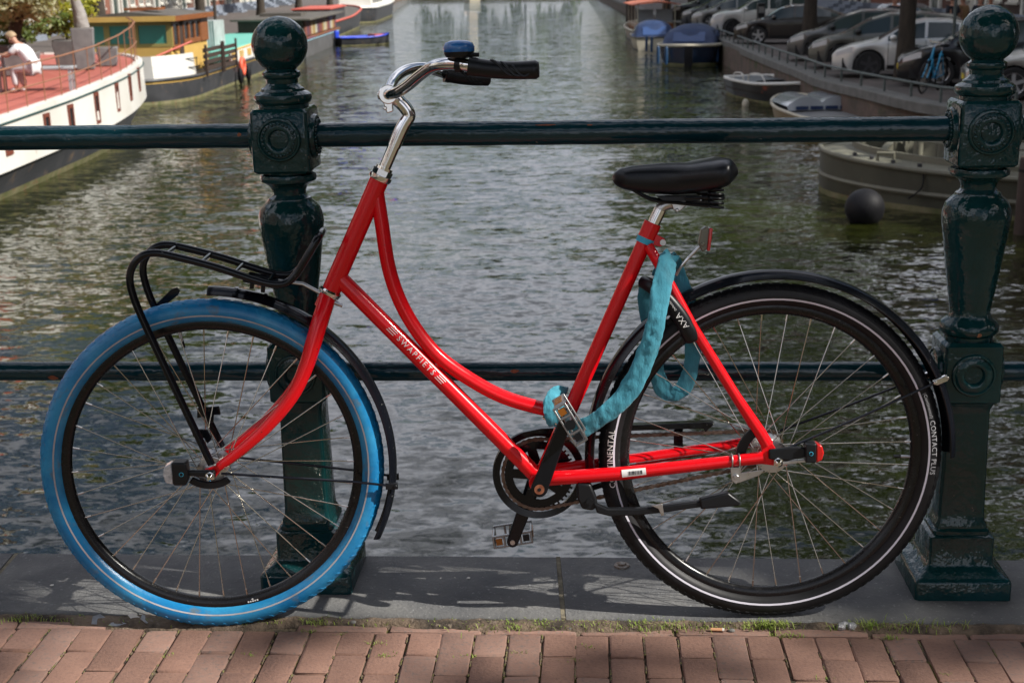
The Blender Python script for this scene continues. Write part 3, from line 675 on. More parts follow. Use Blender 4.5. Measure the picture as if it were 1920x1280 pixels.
for p, q in zip(pts, pts[1:]): cum.append(cum[-1] + (q-p).length)
def on(s):
    s %= cum[-1]
    for i in range(len(cum)-1):
        if s <= cum[i+1]: return pts[i].lerp(pts[i+1], (s-cum[i])/max(1e-9, cum[i+1]-cum[i]))
NL = int(cum[-1]/.0127); st_ = cum[-1]/NL
for k in range(NL):
    A, B = on(k*st_), on((k+1)*st_); t = (B-A).normalized(); nrm = V((-t.y, t.x, 0)); c = (A+B)/2; o = .0028 if k % 2 else .0042
    for sz in (1, -1):
        poly = [A - t*.004 + nrm*.0018, A + nrm*.0042, c + nrm*.0026, B + nrm*.0042, B + t*.004 + nrm*.0018, B + t*.004 - nrm*.0018, B - nrm*.0042, c - nrm*.0026, A - nrm*.0042, A - t*.004 - nrm*.0018]
        ch.prism([(p.x, p.y) for p in poly], CR.z + sz*o - .0006, CR.z + sz*o + .0006, lambda x, y, z: V((x, y, z)))
    ch.tube([A + V((0, 0, -.0056)), A + V((0, 0, .0056))], .0022, 6)
bk(ch.build('chain', m_chain, None, 30, fix=True))
MB().lathe([(.031, -.0015), (.034, -.0012), (.034, .0012), (.031, .0015)], 20, M.Translation(RR)).build('sprocket', m_chain, bike)
cgp = MB(); fxy = lambda x, y, z: V((x, y, z))
cgp.prism([(.66, .408), (.70, .4155), (.80, .417), (1.062, .421), (1.070, .417), (1.050, .400), (1.045, .408), (.80, .405), (.70, .403)], -.060, -.034, fxy)
cgp.prism([(.80, .286), (.86, .304), (1.045, .338), (1.050, .328), (.86, .292), (.81, .276)], -.060, -.034, fxy)
cgp.prism([(.985, .338), (1.005, .340), (1.005, .405), (.985, .400)], -.062, -.059, fxy)
bk(cgp.build('chain_guard', m_black, bevel=.002, fix=True))
def crank(P, Q, z0, z1, name):
    P, Q = V(P), V(Q); mb = MB(); d = (Q-P).normalized(); p_ = V((-d.y, d.x, 0)); poly = []
    for i in range(9): a = lerp(pi/2, 3*pi/2, i/8); poly.append(P + (d*cos(a) + p_*sin(a))*.0175)
    for i in range(9): a = lerp(-pi/2, pi/2, i/8); poly.append(Q + (d*cos(a) + p_*sin(a))*.0125)
    mb.prism([(q.x, q.y) for q in poly], z0, z1, fxy); return bk(mb.build(name, m_black, bevel=.003, fix=True))
cn_ = crank((.693, .312, 0), (.757, .472, 0), .052, .068, 'crank_arm')
MB().tube([(.693, .312, .066), (.693, .312, .0695)], .0105, 18).build('dust_cap', m_rust, cn_); MB().tube([(.693, .312, .069), (.693, .312, .0702)], .0042, 6).build('crank_bolt', m_plastic, cn_)
cf_ = crank((.693, .312, 0), (.632, .152, 0), -.084, -.068, 'crank_arm')
MB().tube([(.632, .152, -.068), (.632, .152, -.0665)], .0055, 12).build('pedal_axle_end', m_alu, cf_)
def pedal(c, z0, z1, angle, name='pedal'):
    root = MB().tube([(c[0], c[1], z0), (c[0], c[1], z1)], .0095, 14); o = bk(root.build(name, m_plastic))
    rm = M.Translation((c[0], c[1], 0)) @ M.Rotation(angle, 4, 'Z')
    cage = MB()
    for zz in (z0+.014, z1-.004):
        for (hx, hy, w_) in ((0, .0125, .088), (0, -.0125, .088)): cage.box(rm @ V((hx, hy, zz)), (w_, .004, .008), rm.to_3x3())
        for hx in (-.042, -.018, .018, .042): cage.box(rm @ V((hx, 0, zz)), (.0045, .027, .008), rm.to_3x3())
    for hx in (-.042, .042): cage.box(rm @ V((hx, 0, (z0+z1)/2)), (.005, .022, z1-z0-.02), rm.to_3x3())
    cage.build('cage', m_pedal, o, bevel=.001)
    for hx in (-.030, .030): MB().box(rm @ V((hx, 0, z1-.0045)), (.014, .015, .006), rm.to_3x3()).build('end_plate', m_plastic if hx > 0 else m_amber, o)
    for hx in (-.0448, .0448): MB().box(rm @ V((hx, 0, (z0+z1)/2)), (.002, .016, .045), rm.to_3x3()).build('reflector', m_amber, o)
    MB().tube([(c[0], c[1], z1-.006), (c[0], c[1], z1+.001)], .0105, 18).build('end_cap', m_plastic, o)
    return o
pedal((.757, .472), .068, .165, rad(-60)); pedal((.632, .152), -.175, -.084, rad(8))
# kickstand, folded up along the chain stay
ks = MB().prism([(.772, .318), (.800, .316), (.812, .285), (.815, .268), (.803, .258), (.782, .262), (.772, .285)], .020, .052, fxy)
kick = bk(ks.build('kickstand', m_plastic, bevel=.004, fix=True))
MB().tube([(.797, .279, .051), (.797, .279, .055)], .007, 16).build('pivot', m_plastic, kick)
MB().prism([(.806, .276), (.835, .263), (.90, .262), (.96, .268), (1.03, .276), (1.03, .262), (.96, .253), (.90, .247), (.84, .246), (.812, .254)], .040, .056, fxy).build('arm', m_plastic, kick, bevel=.003, fix=True)
MB().prism([(.925, .269), (.948, .273), (.952, .248), (.946, .246), (.940, .262)], .055, .060, fxy).build('arm_rib', m_alu, kick, bevel=.001, fix=True)
MB().prism([(1.025, .280), (1.085, .294), (1.112, .272), (1.108, .264), (1.028, .258)], .040, .060, fxy).build('foot', m_plastic, kick, bevel=.004, fix=True)
# chain lock clip bracket on the top tube end
bk(MB().tube([(.705, .452, .012), (.725, .443, .022), (.752, .436, .030)], .004, 8).build('lever', m_chrome)); 
# ---- saddle
sp_ = MB().tube([(.925, .82, 0), (.953, .878, 0)], .0128, 20); seatpost = bk(sp_.build('seat_post', m_chrome))
MB().tube(smooth_path([(.948, .866, 0), (.955, .882, 0), (.968, .889, 0), (.985, .8905, 0)], 4), .0118, 16).build('post_head', m_alu, seatpost)
MB().prism([(.972, .897), (1.003, .897), (1.003, .886), (.992, .876), (.978, .878)], -.020, .020, fxy).tube([(.985, .878, -.026), (.985, .878, .026)], .004, 8).build('saddle_clamp', m_alu, seatpost, bevel=.002, fix=True)
sd_ = MB(); secs = []
NSD = 34
for i in range(NSD+1):
    t = i/NSD; u_ = .856 + .254*(1-cos(pi*t))/2
    tt = (u_-.856)/.254
    edge = sqrt(max(0, 1-(2*tt-1)**14))
    endf = min(1, (tt/.09)**.5 if tt < .09 else 1) * min(1, ((1-tt)/.13)**.5 if tt > .87 else 1)
    hw = interp(tt, [(0, .034), (.15, .038), (.35, .043), (.5, .056), (.65, .078), (.8, .098), (.9, .102), (1, .092)]) * max(.08, endf)
    top = interp(tt, [(0, .948), (.02, .956), (.06, .963), (.15, .968), (.4, .972), (.6, .975), (.72, .982), (.85, .986), (.93, .981), (1, .958)])
    bot = interp(tt, [(0, .940), (.02, .931), (.06, .924), (.12, .919), (.3, .911), (.5, .908), (.75, .912), (.9, .925), (1, .946)])
    dip = -.004*math.exp(-((tt-.75)/.2)**2)
    o = []
    m_ = 22
    for j in range(m_):
        a = 2*pi*j/m_; c, s_ = cos(a), sin(a)
        x = hw*(abs(c)**.72)*(1 if c > 0 else -1); mid = lerp(bot, top, .52)
        y = mid + ((top-mid)*(s_**.75) if s_ > 0 else (mid-bot)*(-(abs(s_)**.6)))
        if s_ > .3: y += dip*(1-abs(x)/max(hw, .01))*2.0
        o.append(V((u_, y, x)))
    secs.append(o)
sd_.loft(secs)
saddle = bk(sd_.build('saddle', m_sat, None, 70))
sb = MB()
for s in (1, -1):
    sb.tube(smooth_path([(.895, .922, .018*s), (.935, .900, .022*s), (.985, .893, .024*s), (1.03, .888, .034*s), (1.065, .886, .052*s)], 4), .0036, 8)
    coil = [(1.058 + .014*cos(q*.6), .884 + .038*q/46, .060*s + .014*sin(q*.6)) for q in range(47)]
    sb.tube(coil, .0028, 6)
    sb.tube([(1.0, .904, .05*s), (1.075, .905, .064*s)], .004, 8)
sb.prism([(.945, .906), (.955, .899), (.985, .897), (1.03, .897), (1.03, .906)], -.035, .035, fxy)
sb.build('spring_frame', m_plastic, saddle, fix=True)
# tail reflector on a bent rod
tr_ = bk(MB().tube(smooth_path([(.985, .742, 0), (.998, .764, 0), (1.036, .803, 0)], 4), .0032, 8).build('reflector_rod', m_alu))
MB().prism([(1.030, .806), (1.036, .836), (1.046, .842), (1.053, .836), (1.048, .796), (1.038, .790)], -.010, .010, fxy).tube([(1.038, .806, -.013), (1.038, .806, .013)], .005, 8).build('reflector_shell', m_olivemetal, tr_, bevel=.002, fix=True)
MB().prism([(1.0515, .840), (1.0585, .838), (1.0525, .792), (1.0465, .793)], -.016, .016, fxy).build('red_reflector', m_redlens, tr_, bevel=.002, fix=True)
# ring lock over the rear tyre
rk_ = MB(); P = [V((.916, .730, 0)), V((.932, .722, .030)), V((.955, .704, .042)), V((.985, .668, .046)), V((1.004, .634, .046)), V((1.014, .612, .042))]
for s in (1, -1): rk_.tube(smooth_path([V((p.x, p.y, p.z*s)) for p in P], 4), [.013]*6+[.0165]*10+[.0175]*4+[.012], 12, ell=(1.0, .72))
ringlock = bk(rk_.build('ring_lock', m_plastic, None, 60))
lt = MB(); d_ = (V((1.004, .634, 0))-V((.955, .704, 0))).normalized()
def on_lock(s, t): 
    c_ = V((.9885, .660, .0592)); up2 = V((-d_.y, d_.x, 0)); return c_ - d_*(-s)*1 + up2*t + V((0, 0, -.00001 - abs(t)*.12))
add_text(lt, 'AXA', .017, lambda s, t: V((.990, .657, .0606)) - d_*s*(1) - V((-d_.y, d_.x, 0))*t, 1.05)
add_text(lt, 'Defender', .0065, lambda s, t: V((.9705, .689, .0600)) - d_*s - V((-d_.y, d_.x, 0))*t, 1.0)
lt.build('lock_lettering', m_white, ringlock, 0)

# ---- fabric sleeved lock chain hung over the frame: a thing of its own
lockroot = empty('chain_lock', label='light blue fabric sleeved chain lock looped over the seat stay', cat='bike lock', mat=BM)
def sleeve(pts, hw, seed, name='sleeve', k=8, tw=0):
    P = smooth_path(pts, k); N = len(P); mb = MB(); secs = []; m_ = 18
    for i in range(N):
        t = (P[min(i+1, N-1)] - P[max(i-1, 0)]).normalized(); wd = V((0, 0, 1)).cross(t)
        if wd.length < .15: wd = V((1, 0, 0))
        wd.normalize(); th = t.cross(wd); o = []
        s = i*.055
        hw_i = hw*(1 + .16*mnoise.noise((s*2.2, seed, 0))); ht_i = hw*.21*(1+.3*mnoise.noise((s*2.6, seed, 4)))
        rot = tw*sin(s*.9+seed) + .25*mnoise.noise((s*1.3, seed, 9))
        for j in range(m_):
            a = 2*pi*j/m_; x, y = cos(a)*hw_i, sin(a)*ht_i
            wr = .0020*mnoise.noise((s*7 + j*.15, j*.9, seed)) + .0014*mnoise.noise((s*2, j*2.6, seed+3))
            x += wr*cos(a); y += wr*sin(a)*1.7
            o.append(P[i] + wd*(x*cos(rot)-y*sin(rot)) + th*(x*sin(rot)+y*cos(rot)))
        secs.append(o)
    mb.loft(secs); return mb.build(name, m_fabric, lockroot, 70)
sleeve([(.960, .735, -.035), (.966, .764, -.022), (.972, .781, .004), (.964, .772, .034), (.951, .735, .056), (.943, .695, .066), (.936, .655, .070), (.927, .622, .068), (.915, .585, .064), (.896, .540, .060), (.870, .500, .057), (.838, .470, .054), (.808, .448, .050), (.778, .434, .044), (.752, .438, .030), (.735, .455, .020)], .0205, 1.7)
sleeve([(.735, .440, .022), (.728, .462, .030), (.726, .480, .026), (.736, .496, .010), (.748, .49, -.02)], .0215, 4.1)
sleeve([(.968, .778, -.004), (.982, .762, -.030), (.996, .730, -.044), (1.010, .690, -.050), (1.024, .640, -.052), (1.026, .580, -.052), (1.020, .530, -.052), (1.002, .490, -.050), (.978, .482, -.048), (.958, .500, -.048), (.946, .540, -.048), (.938, .60, -.046), (.930, .66, -.034), (.924, .708, -.016), (.930, .722, .006)], .0175, 7.3)

# ================================================================== canal, quays, streets
ZW, ZQ = -2.16, -1.25
RQ = [(10.6, -90), (10.6, -14), (10.2, 5), (11.9, 13), (12.6, 17.5), (12.2, 22), (10.4, 24.8), (8.6, 26.4), (8.1, 30.7), (7.85, 33.9), (8.0, 36.8), (8.14, 41.1), (8.4, 47.5), (8.98, 59.2), (11.5, 127.8), (15, 225), (18, 300)]
LQ = [(-14.2, -90), (-14.2, -14), (-13.9, 20), (-13.9, 60), (-14.6, 110), (-16, 160), (-21, 300)]
def rqx(y): return interp(y, [(b, a) for a, b in RQ])
def lqx(y): return interp(y, [(b, a) for a, b in LQ])
def water_mat():
    m = bpy.data.materials.new('canal_water'); m.use_nodes = True; n = m.node_tree; p = n.nodes['Principled BSDF']; L = n.links.new
    p.inputs['Base Color'].default_value = (.014, .017, .0035, 1); p.inputs['Roughness'].default_value = .02; p.inputs['IOR'].default_value = 1.40; p.inputs['Specular IOR Level'].default_value = .7
    t = n.nodes.new('ShaderNodeTexCoord')
    # slopes of three sets of wavelets, summed into the surface normal
    def slopes(scale, sx, sy, det, w, rot, ax, ay):
        mp_ = n.nodes.new('ShaderNodeMapping'); mp_.inputs['Scale'].default_value = (sx, sy, 1); mp_.inputs['Rotation'].default_value = (0, 0, rot); mp_.inputs['Location'].default_value = (w, w, 0); L(t.outputs['Object'], mp_.inputs['Vector'])
        x = n.nodes.new('ShaderNodeTexNoise'); x.inputs['Scale'].default_value = scale; x.inputs['Detail'].default_value = det; x.inputs['Roughness'].default_value = .55; x.inputs['Distortion'].default_value = .5; L(mp_.outputs[0], x.inputs['Vector'])
        s1 = n.nodes.new('ShaderNodeVectorMath'); s1.operation = 'SUBTRACT'; s1.inputs[1].default_value = (.5, .5, .5); L(x.outputs['Color'], s1.inputs[0])
        s2 = n.nodes.new('ShaderNodeVectorMath'); s2.operation = 'MULTIPLY'; s2.inputs[1].default_value = (ax, ay, 0); L(s1.outputs[0], s2.inputs[0]); return s2.outputs[0]
    def add(a_, b_):
        s3 = n.nodes.new('ShaderNodeVectorMath'); s3.operation = 'ADD'
        if isinstance(a_, tuple): s3.inputs[0].default_value = a_
        else: L(a_, s3.inputs[0])
        L(b_, s3.inputs[1]); return s3.outputs[0]
    # calm and ruffled patches
    mpp = n.nodes.new('ShaderNodeMapping'); mpp.inputs['Scale'].default_value = (.22, .10, 1); L(t.outputs['Object'], mpp.inputs['Vector'])
    pn_ = n.nodes.new('ShaderNodeTexNoise'); pn_.inputs['Scale'].default_value = 1.0; pn_.inputs['Detail'].default_value = 3; L(mpp.outputs[0], pn_.inputs['Vector'])
    pr__ = n.nodes.new('ShaderNodeMapRange'); pr__.inputs[1].default_value = .35; pr__.inputs[2].default_value = .65; pr__.inputs[3].default_value = .65; pr__.inputs[4].default_value = 1.25; L(pn_.outputs['Fac'], pr__.inputs[0])
    sm_ = add(add(slopes(.7, .6, 1.0, 2, 3, .25, .12, .16), slopes(3.3, .6, 1.3, 3, 11, -.15, .34, .48)), slopes(10.5, .65, 1.2, 2, 23, .3, .30, .38))
    sc_ = n.nodes.new('ShaderNodeVectorMath'); sc_.operation = 'SCALE'; L(sm_, sc_.inputs[0]); L(pr__.outputs[0], sc_.inputs['Scale'])
    nm_ = n.nodes.new('ShaderNodeVectorMath'); nm_.operation = 'NORMALIZE'; L(add((0, 0, 1), sc_.outputs[0]), nm_.inputs[0]); b = nm_.outputs[0]
    L(b, p.inputs['Normal']); return m
m_water = water_mat()
tag(MB().quad((-120, -95, ZW), (120, -95, ZW), (120, 330, ZW), (-120, 330, ZW)).build('water', m_water), kind='structure')
m_street = mat('clinker_street', (.115, .095, .085), .9, col2=(.075, .065, .06), nscale=1.2, bump=.5, bscale=14, bdist=.02)
m_quaywall = mat('quay_masonry', (.15, .105, .085), .9, col2=(.085, .07, .055), nscale=2.2, bump=.7, bscale=9, bdist=.03, spots=(.06, .075, .03), sscale=1.6, sth=(.55, .7))
m_coping = mat('quay_coping', (.17, .165, .155), .85, col2=(.11, .11, .1), nscale=3, bump=.4, bscale=20, bdist=.01)
def quay(line, side, name):
    far = 160*side
    mb = MB(); n_ = len(line)
    for (a, b) in zip(line, line[1:]): mb.quad((a[0], a[1], ZQ), (b[0], b[1], ZQ), (far, b[1], ZQ), (far, a[1], ZQ))
    st_o = tag(mb.build(name+'_street', m_street, fix=True), kind='structure')
    for o_ in [p for p in st_o.data.polygons if p.normal.z < 0]: st_o.data.flip_normals(); break
    wl = MB()
    for (a, b) in zip(line, line[1:]): wl.quad((a[0], a[1], ZQ-.12), (b[0], b[1], ZQ-.12), (b[0], b[1], -3.2), (a[0], a[1], -3.2))
    tag(wl.build(name+'_quay_wall', m_quaywall), kind='structure')
    cp = MB(); 
    L2 = smooth_path([(x, y, 0) for x, y in line], 4)
    cp.loft([[V((p.x-.05*side, p.y, ZQ-.18)), V((p.x-.05*side, p.y, ZQ+.012)), V((p.x-.03*side, p.y, ZQ+.03)), V((p.x+.42*side, p.y, ZQ+.03)), V((p.x+.42*side, p.y, ZQ-.18))] for p in L2])
    tag(cp.build(name+'_coping', m_coping, None, 40, fix=True), kind='structure')
quay(RQ, 1, 'right'); quay(LQ, -1, 'left')
tag(MB().b2(-200, 200, 300, 340, -3, -1.2).build('far_ground', m_street), kind='structure')
# low iron rail along the right quay
m_qrail = mat('grey_rail_paint', (.10, .12, .115), .5, col2=(.06, .075, .07), nscale=6)
qr = empty('quay_railing', (rqx(30)+.22, 30, ZQ), 0, 'low grey iron rail along the edge of the right quay', 'railing'); off = V((rqx(30)+.22, 30, ZQ))
ys = [25.6 + 1.45*i for i in range(32)]
tb('top_bar', [V((rqx(y)+.22, y, ZQ+.33)) - off for y in ys], .03, m_qrail, qr, 8)
pm = MB().b2(-.022, .022, -.03, .03, 0, .32).mesh('post', m_qrail)
for y in ys:
    o = bpy.data.objects.new('rail_post', pm); link(o); o.parent = qr; o.location = V((rqx(y)+.22, y, ZQ+.02)) - off

# ================================================================== houses
m_brick_a = mat('facade_brick_brown', (.15, .075, .055), .9, col2=(.11, .06, .048), nscale=3); m_brick_d = mat('facade_brick_dark', (.075, .05, .042), .9, col2=(.055, .04, .035), nscale=3)
m_brick_o = mat('facade_brick_red', (.23, .095, .06), .9, col2=(.17, .07, .05), nscale=3); m_plaster = mat('facade_plaster', (.52, .49, .43), .85, col2=(.44, .42, .37), nscale=2)
m_blueplinth = mat('plinth_stone', (.22, .25, .30), .8, col2=(.17, .19, .23), nscale=2); m_frame_w = mat('white_joinery', (.66, .64, .58), .5); m_pane = mat('window_glass', (.018, .022, .026), .04, spec=.9)
m_door = mat('dark_green_door', (.012, .03, .022), .35, coat=.3); m_door2 = mat('dark_door', (.02, .018, .018), .35, coat=.3); m_roof = mat('roof_tile', (.07, .045, .04), .8, col2=(.05, .035, .03), nscale=5)
win_f = MB(); 
for (a, b, c, d) in ((-.6, -.5, 0, 2.0), (.5, .6, 0, 2.0), (-.5, .5, 0, .10), (-.5, .5, 1.9, 2.0), (-.5, .5, 1.15, 1.22), (-.03, .03, .1, 1.15)): win_f.b2(a, b, -.06, .05, c, d)
win_f = win_f.mesh('window', m_frame_w); win_p = MB().b2(-.5, .5, -.02, 0, .1, 1.9).mesh('pane', m_pane)
door_m = MB().b2(-.55, .55, -.05, .02, 0, 2.35).mesh('door', m_door); doorfr = MB(); 
for (a, b, c, d) in ((-.78, -.58, 0, 2.9), (.58, .78, 0, 2.9), (-.58, .58, 2.42, 2.5), (-.85, .85, 2.9, 3.1)): doorfr.b2(a, b, -.14, .02, c, d)
doorfr = doorfr.mesh('door_frame', m_frame_w); doorp = MB().b2(-.56, .56, -.04, 0, 2.5, 2.9).mesh('fanlight', m_pane)
def house(x, y, rz, wd, ht, wallm, idx, side):
    r = empty('canal_house', (x, y, ZQ), rz)
    mb = MB().b2(-wd/2, wd/2, 0, 9, .75, ht); mb.build('wall', wallm, r)
    MB().b2(-wd/2-.03, wd/2+.03, -.05, 8.9, 0, .75).build('plinth', m_blueplinth, r)
    MB().b2(-wd/2, wd/2, -.35, .02, ht-.5, ht).build('cornice', m_frame_w, r, bevel=.05)
    g = MB(); g.prism([(-wd/2, 0), (wd/2, 0), (0, wd*.42)], .4, 9, lambda a, b, c: V((a, c, ht + b))); g.build('roof', m_roof, r, fix=True)
    cols = 3 if wd > 5.6 else 2; sp = wd/cols
    for fl in range(4):
        z = 1.25 + fl*3.1
        if z + 2.3 > ht - .5: continue
        for c in range(cols):
            if fl == 0 and c == idx % cols: continue
            w = bpy.data.objects.new('window', win_f); link(w); w.parent = r; w.location = (-wd/2 + sp*(c+.5), -.005, z)
            p = bpy.data.objects.new('pane', win_p); link(p); p.parent = w; p.location = (0, .012, 0)
            MB_s = bpy.data.objects.new('sill', sill_m); link(MB_s); MB_s.parent = w
    c = idx % cols; d = bpy.data.objects.new('door', door_m); link(d); d.parent = r; d.location = (-wd/2 + sp*(c+.5), -.04, .75)
    for nm, me in (('door_frame', doorfr), ('fanlight', doorp)):
        o = bpy.data.objects.new(nm, me); link(o); o.parent = d
    for k in range(4):
        o = bpy.data.objects.new('step', step_m[k]); link(o); o.parent = r; o.location = (-wd/2 + sp*(c+.5), -.05, 0)
    return r
sill_m = MB().b2(-.68, .68, -.14, .0, -.1, -.005).mesh('sill', m_plaster)
step_m = [MB().b2(-.85, .85, -.35*(4-k)-.1, -.35*(3-k)-.1 if k < 3 else -.0, 0, .19*(k+1)).mesh('step', m_blueplinth) for k in range(4)]
walls = [(m_brick_a, 'brown brick'), (m_plaster, 'cream plastered'), (m_brick_d, 'dark brick'), (m_brick_o, 'red brick')]
rnd = random.Random(11)
def row(xf, y0, y1, side):
    y = y0; i = 0; hs = []
    while y < y1:
        wd = rnd.choice((5.2, 6.0, 6.6, 7.2)); ht = rnd.choice((12.2, 13.4, 14.2, 11.5)); wi = (i*3+i//4) % 4 if not (side < 0 and 30 < y < 75) else (1, 0, 1, 1, 3)[i % 5]
        x = xf(y+wd/2); r = house(x, y+wd/2, -pi/2*side if side > 0 else pi/2, wd, ht, walls[wi][0], i, side)
        hs.append((r, wi, y+wd/2)); y += wd + .02; i += 1
    return hs
left_row = row(lambda y: interp(y, [(0, -24.5), (60, -24.5), (110, -25.2), (170, -27.5)]), 14, 168, -1)
right_row = row(lambda y: interp(y, [(0, 22.5), (40, 21.0), (60, 21.8), (128, 24.5), (180, 27)]), 6, 172, 1)
for hs, sd_, nm in ((left_row, 'behind the houseboats on the left', 'left'), (right_row, 'behind the parked cars on the right', 'right')):
    seen = {}
    for k, (r, wi, y) in enumerate(hs):
        n_ = len(hs)
        ords = ['first', 'second', 'third', 'fourth', 'fifth', 'sixth', 'seventh', 'eighth', 'ninth', 'tenth', 'eleventh', 'twelfth', 'thirteenth', 'fourteenth', 'fifteenth', 'sixteenth', 'seventeenth', 'eighteenth', 'nineteenth', 'twentieth', 'twenty-first', 'twenty-second', 'twenty-third', 'twenty-fourth', 'twenty-fifth', 'twenty-sixth', 'twenty-seventh', 'twenty-eighth', 'twenty-ninth', 'thirtieth']
        tag(r, f'{walls[wi][1]} canal house on the {nm} quay, {ords[k]} from the bridge', 'house', f'canal houses along the {nm} quay')

# the same street goes on behind the viewer
back = row(lambda y: -24.5, -86, 8, -1), row(lambda y: 22.5, -86, 0, 1)
for hs, nm in zip(back, ('left', 'right')):
    for k, (r, wi, y) in enumerate(hs): tag(r, f'{walls[wi][1]} canal house on the {nm} quay behind the viewer, {ords[k]} of that row', 'house', f'canal houses on the {nm} quay behind the viewer')
# ================================================================== trees
m_bark = mat('elm_bark', (.060, .048, .036), .95, col2=(.035, .028, .022), nscale=9, bump=1, bscale=22, bdist=.03, stretch=(1, 1, .25))
def leaf_mat(name, c1, c2):
    m = mat(name, c1, .55, col2=c2, nscale=.9); n = m.node_tree; p = n.nodes['Principled BSDF']; tr = n.nodes.new('ShaderNodeBsdfTranslucent'); tr.inputs[0].default_value = (c2[0]*1.6, c2[1]*1.6, c2[2]*.9, 1)
    mx_ = n.nodes.new('ShaderNodeMixShader'); mx_.inputs[0].default_value = .35; n.links.new(p.outputs[0], mx_.inputs[1]); n.links.new(tr.outputs[0], mx_.inputs[2]); n.links.new(mx_.outputs[0], n.nodes['Material Output'].inputs[0]); return m
m_leaf = leaf_mat('elm_leaves', (.055, .095, .018), (.095, .14, .028)); m_olive = leaf_mat('olive_leaves', (.30, .31, .19), (.38, .38, .25)); m_yellow = leaf_mat('yellow_leaves', (.50, .42, .05), (.32, .36, .07)); m_bush = leaf_mat('bush_leaves', (.14, .20, .06), (.22, .27, .10))
def leaves(mb, c, rad3, n, size, rn, keep=None, clump=None):
    c = V(c); cl = []
    if clump:
        for _ in range(clump):
            while True:
                p = V((rn.uniform(-1, 1), rn.uniform(-1, 1), rn.uniform(-1, 1)))
                if .25 < p.length < 1: break
            cl.append(p)
    for _ in range(n):
        if clump:
            b = rn.choice(cl); p = b + V((rn.gauss(0, .14), rn.gauss(0, .14), rn.gauss(0, .11)))
        else:
            while True:
                p = V((rn.uniform(-1, 1), rn.uniform(-1, 1), rn.uniform(-1, 1)))
                if p.length < 1: break
        q = c + V((p.x*rad3[0], p.y*rad3[1], p.z*rad3[2]))
        if keep and not keep(q): continue
        a = V((rn.uniform(-1, 1), rn.uniform(-1, 1), rn.uniform(-.6, .6))).normalized(); b = a.cross(V((rn.uniform(-1, 1), rn.uniform(-1, 1), rn.uniform(-1, 1)))).normalized()
        s = size*rn.uniform(.6, 1.25)
        mb.add([q - a*s, q - b*s*.45, q + a*s, q + b*s*.45], [(0, 1, 2, 3)])
def tree(x, y, h, cr, seed, label, n=3200, size=.26, keep=None, tr_r=.24, base=ZQ, group='elm trees along the quays', lean=(0, 0), crown_c=None, clump=60, cz=None):
    rn = random.Random(seed); r = empty('elm_tree', (x, y, base), 0, label, 'tree', group)
    hh = h*.42; tp = V((lean[0], lean[1], hh))
    pts = [V((lerp(0, lean[0], t**1.5)+.06*mnoise.noise((t*3, seed, 1)), lerp(0, lean[1], t**1.5)+.06*mnoise.noise((t*3, seed, 5)), hh*t)) for t in [i/10 for i in range(11)]]
    rs = [tr_r*(1.35 if i == 0 else 1.1 if i == 1 else 1-.025*i) for i in range(11)]
    tb('trunk', pts, rs, m_bark, r, 12)
    cc = V(crown_c) if crown_c else V((lean[0]*1.4, lean[1]*1.4, h*.68))
    lm = MB()
    for k in range(9):
        a = 2*pi*k/9 + rn.uniform(-.3, .3); e = cc + V((cos(a)*cr[0]*.7, sin(a)*cr[1]*.7, rn.uniform(-.35, .6)*cr[2])); s = pts[10] - V((0, 0, rn.uniform(0, .8)))
        mid = s.lerp(e, .5) + V((0, 0, .4))
        if keep and any((lambda q: -3.2 < q.x-1.15*q.z < 3.2 and 1.9 < q.y+.35*q.z < 3.35)(V((x, y, base)) + p_) for p_ in smooth_path([s, mid, e], 8)): continue
        lm.tube(smooth_path([s, mid, e], 4), [lerp(tr_r*.55, .03, i/8) for i in range(9)], 7)
    lm.build('limbs', m_bark, r)
    mb = MB(); off_ = V((x, y, base)); leaves(mb, cc, cr, n, size, rn, (lambda q: keep(q + off_)) if keep else None, clump)
    mb.build('crown', m_leaf, r, 0)
    return r
# shade tree on the quay corner: its crown throws the broken shade over the bridge.
EDGE = [(-1.6, 2.62), (-1.2, 2.64), (-1.12, 2.86), (-1.0, 2.86), (-.93, 2.78), (-.88, 2.92), (-.45, 2.90), (-.38, 2.83), (.12, 2.82), (.2, 2.80), (.42, 2.78), (.5, 2.72), (.6, 2.62), (.9, 2.56), (1.3, 2.5)]
def shade_keep(q):
    gx = q.x - 1.15*q.z; gy = q.y + .35*q.z                     # where the leaf's shadow meets the pavement
    if gy > 3.6: return True
    if abs(gx) > 3.2: return gy > 2.5 or random.random() < .3
    edge = interp(gx, EDGE) + .035*mnoise.noise((gx*5, 8.1, 0)) + .045
    # sunny breaks in the crown
    for (cx, cy, rx, ry) in ((.0, 2.85, .07, .05), (-2.2, 3.25, .3, .12), (-.2, 3.3, .12, .06)):
        if ((gx-cx)/rx)**2 + ((gy-cy)/ry)**2 < 1: return False
    if gy > edge: return True
    for (cx, cy, rx, ry) in ((-.45, 2.53, .22, .06), (-1.15, 2.42, .12, .07), (.30, 2.40, .20, .09), (.85, 2.47, .30, .10), (-1.15, 2.68, .2, .06), (1.25, 2.55, .2, .2), (1.0, 2.75, .35, .12), (-.1, 2.33, .1, .05)):
        if ((gx-cx)/rx)**2 + ((gy-cy)/ry)**2 < 1: return random.random() < .20
    return False
random.seed(21)
tree(11.4, 2.0, 16.2, (4.6, 4.8, 4.2), 91, 'big elm on the quay corner to the right of the bridge', 90000, .10, shade_keep, .33, clump=520)
def sky_block_keep(q):
    gx = q.x - 1.15*q.z; gy = q.y + .35*q.z
    if abs(gx) < 2.2 and 1.95 < gy < 3.2: return shade_keep(q)
    return True
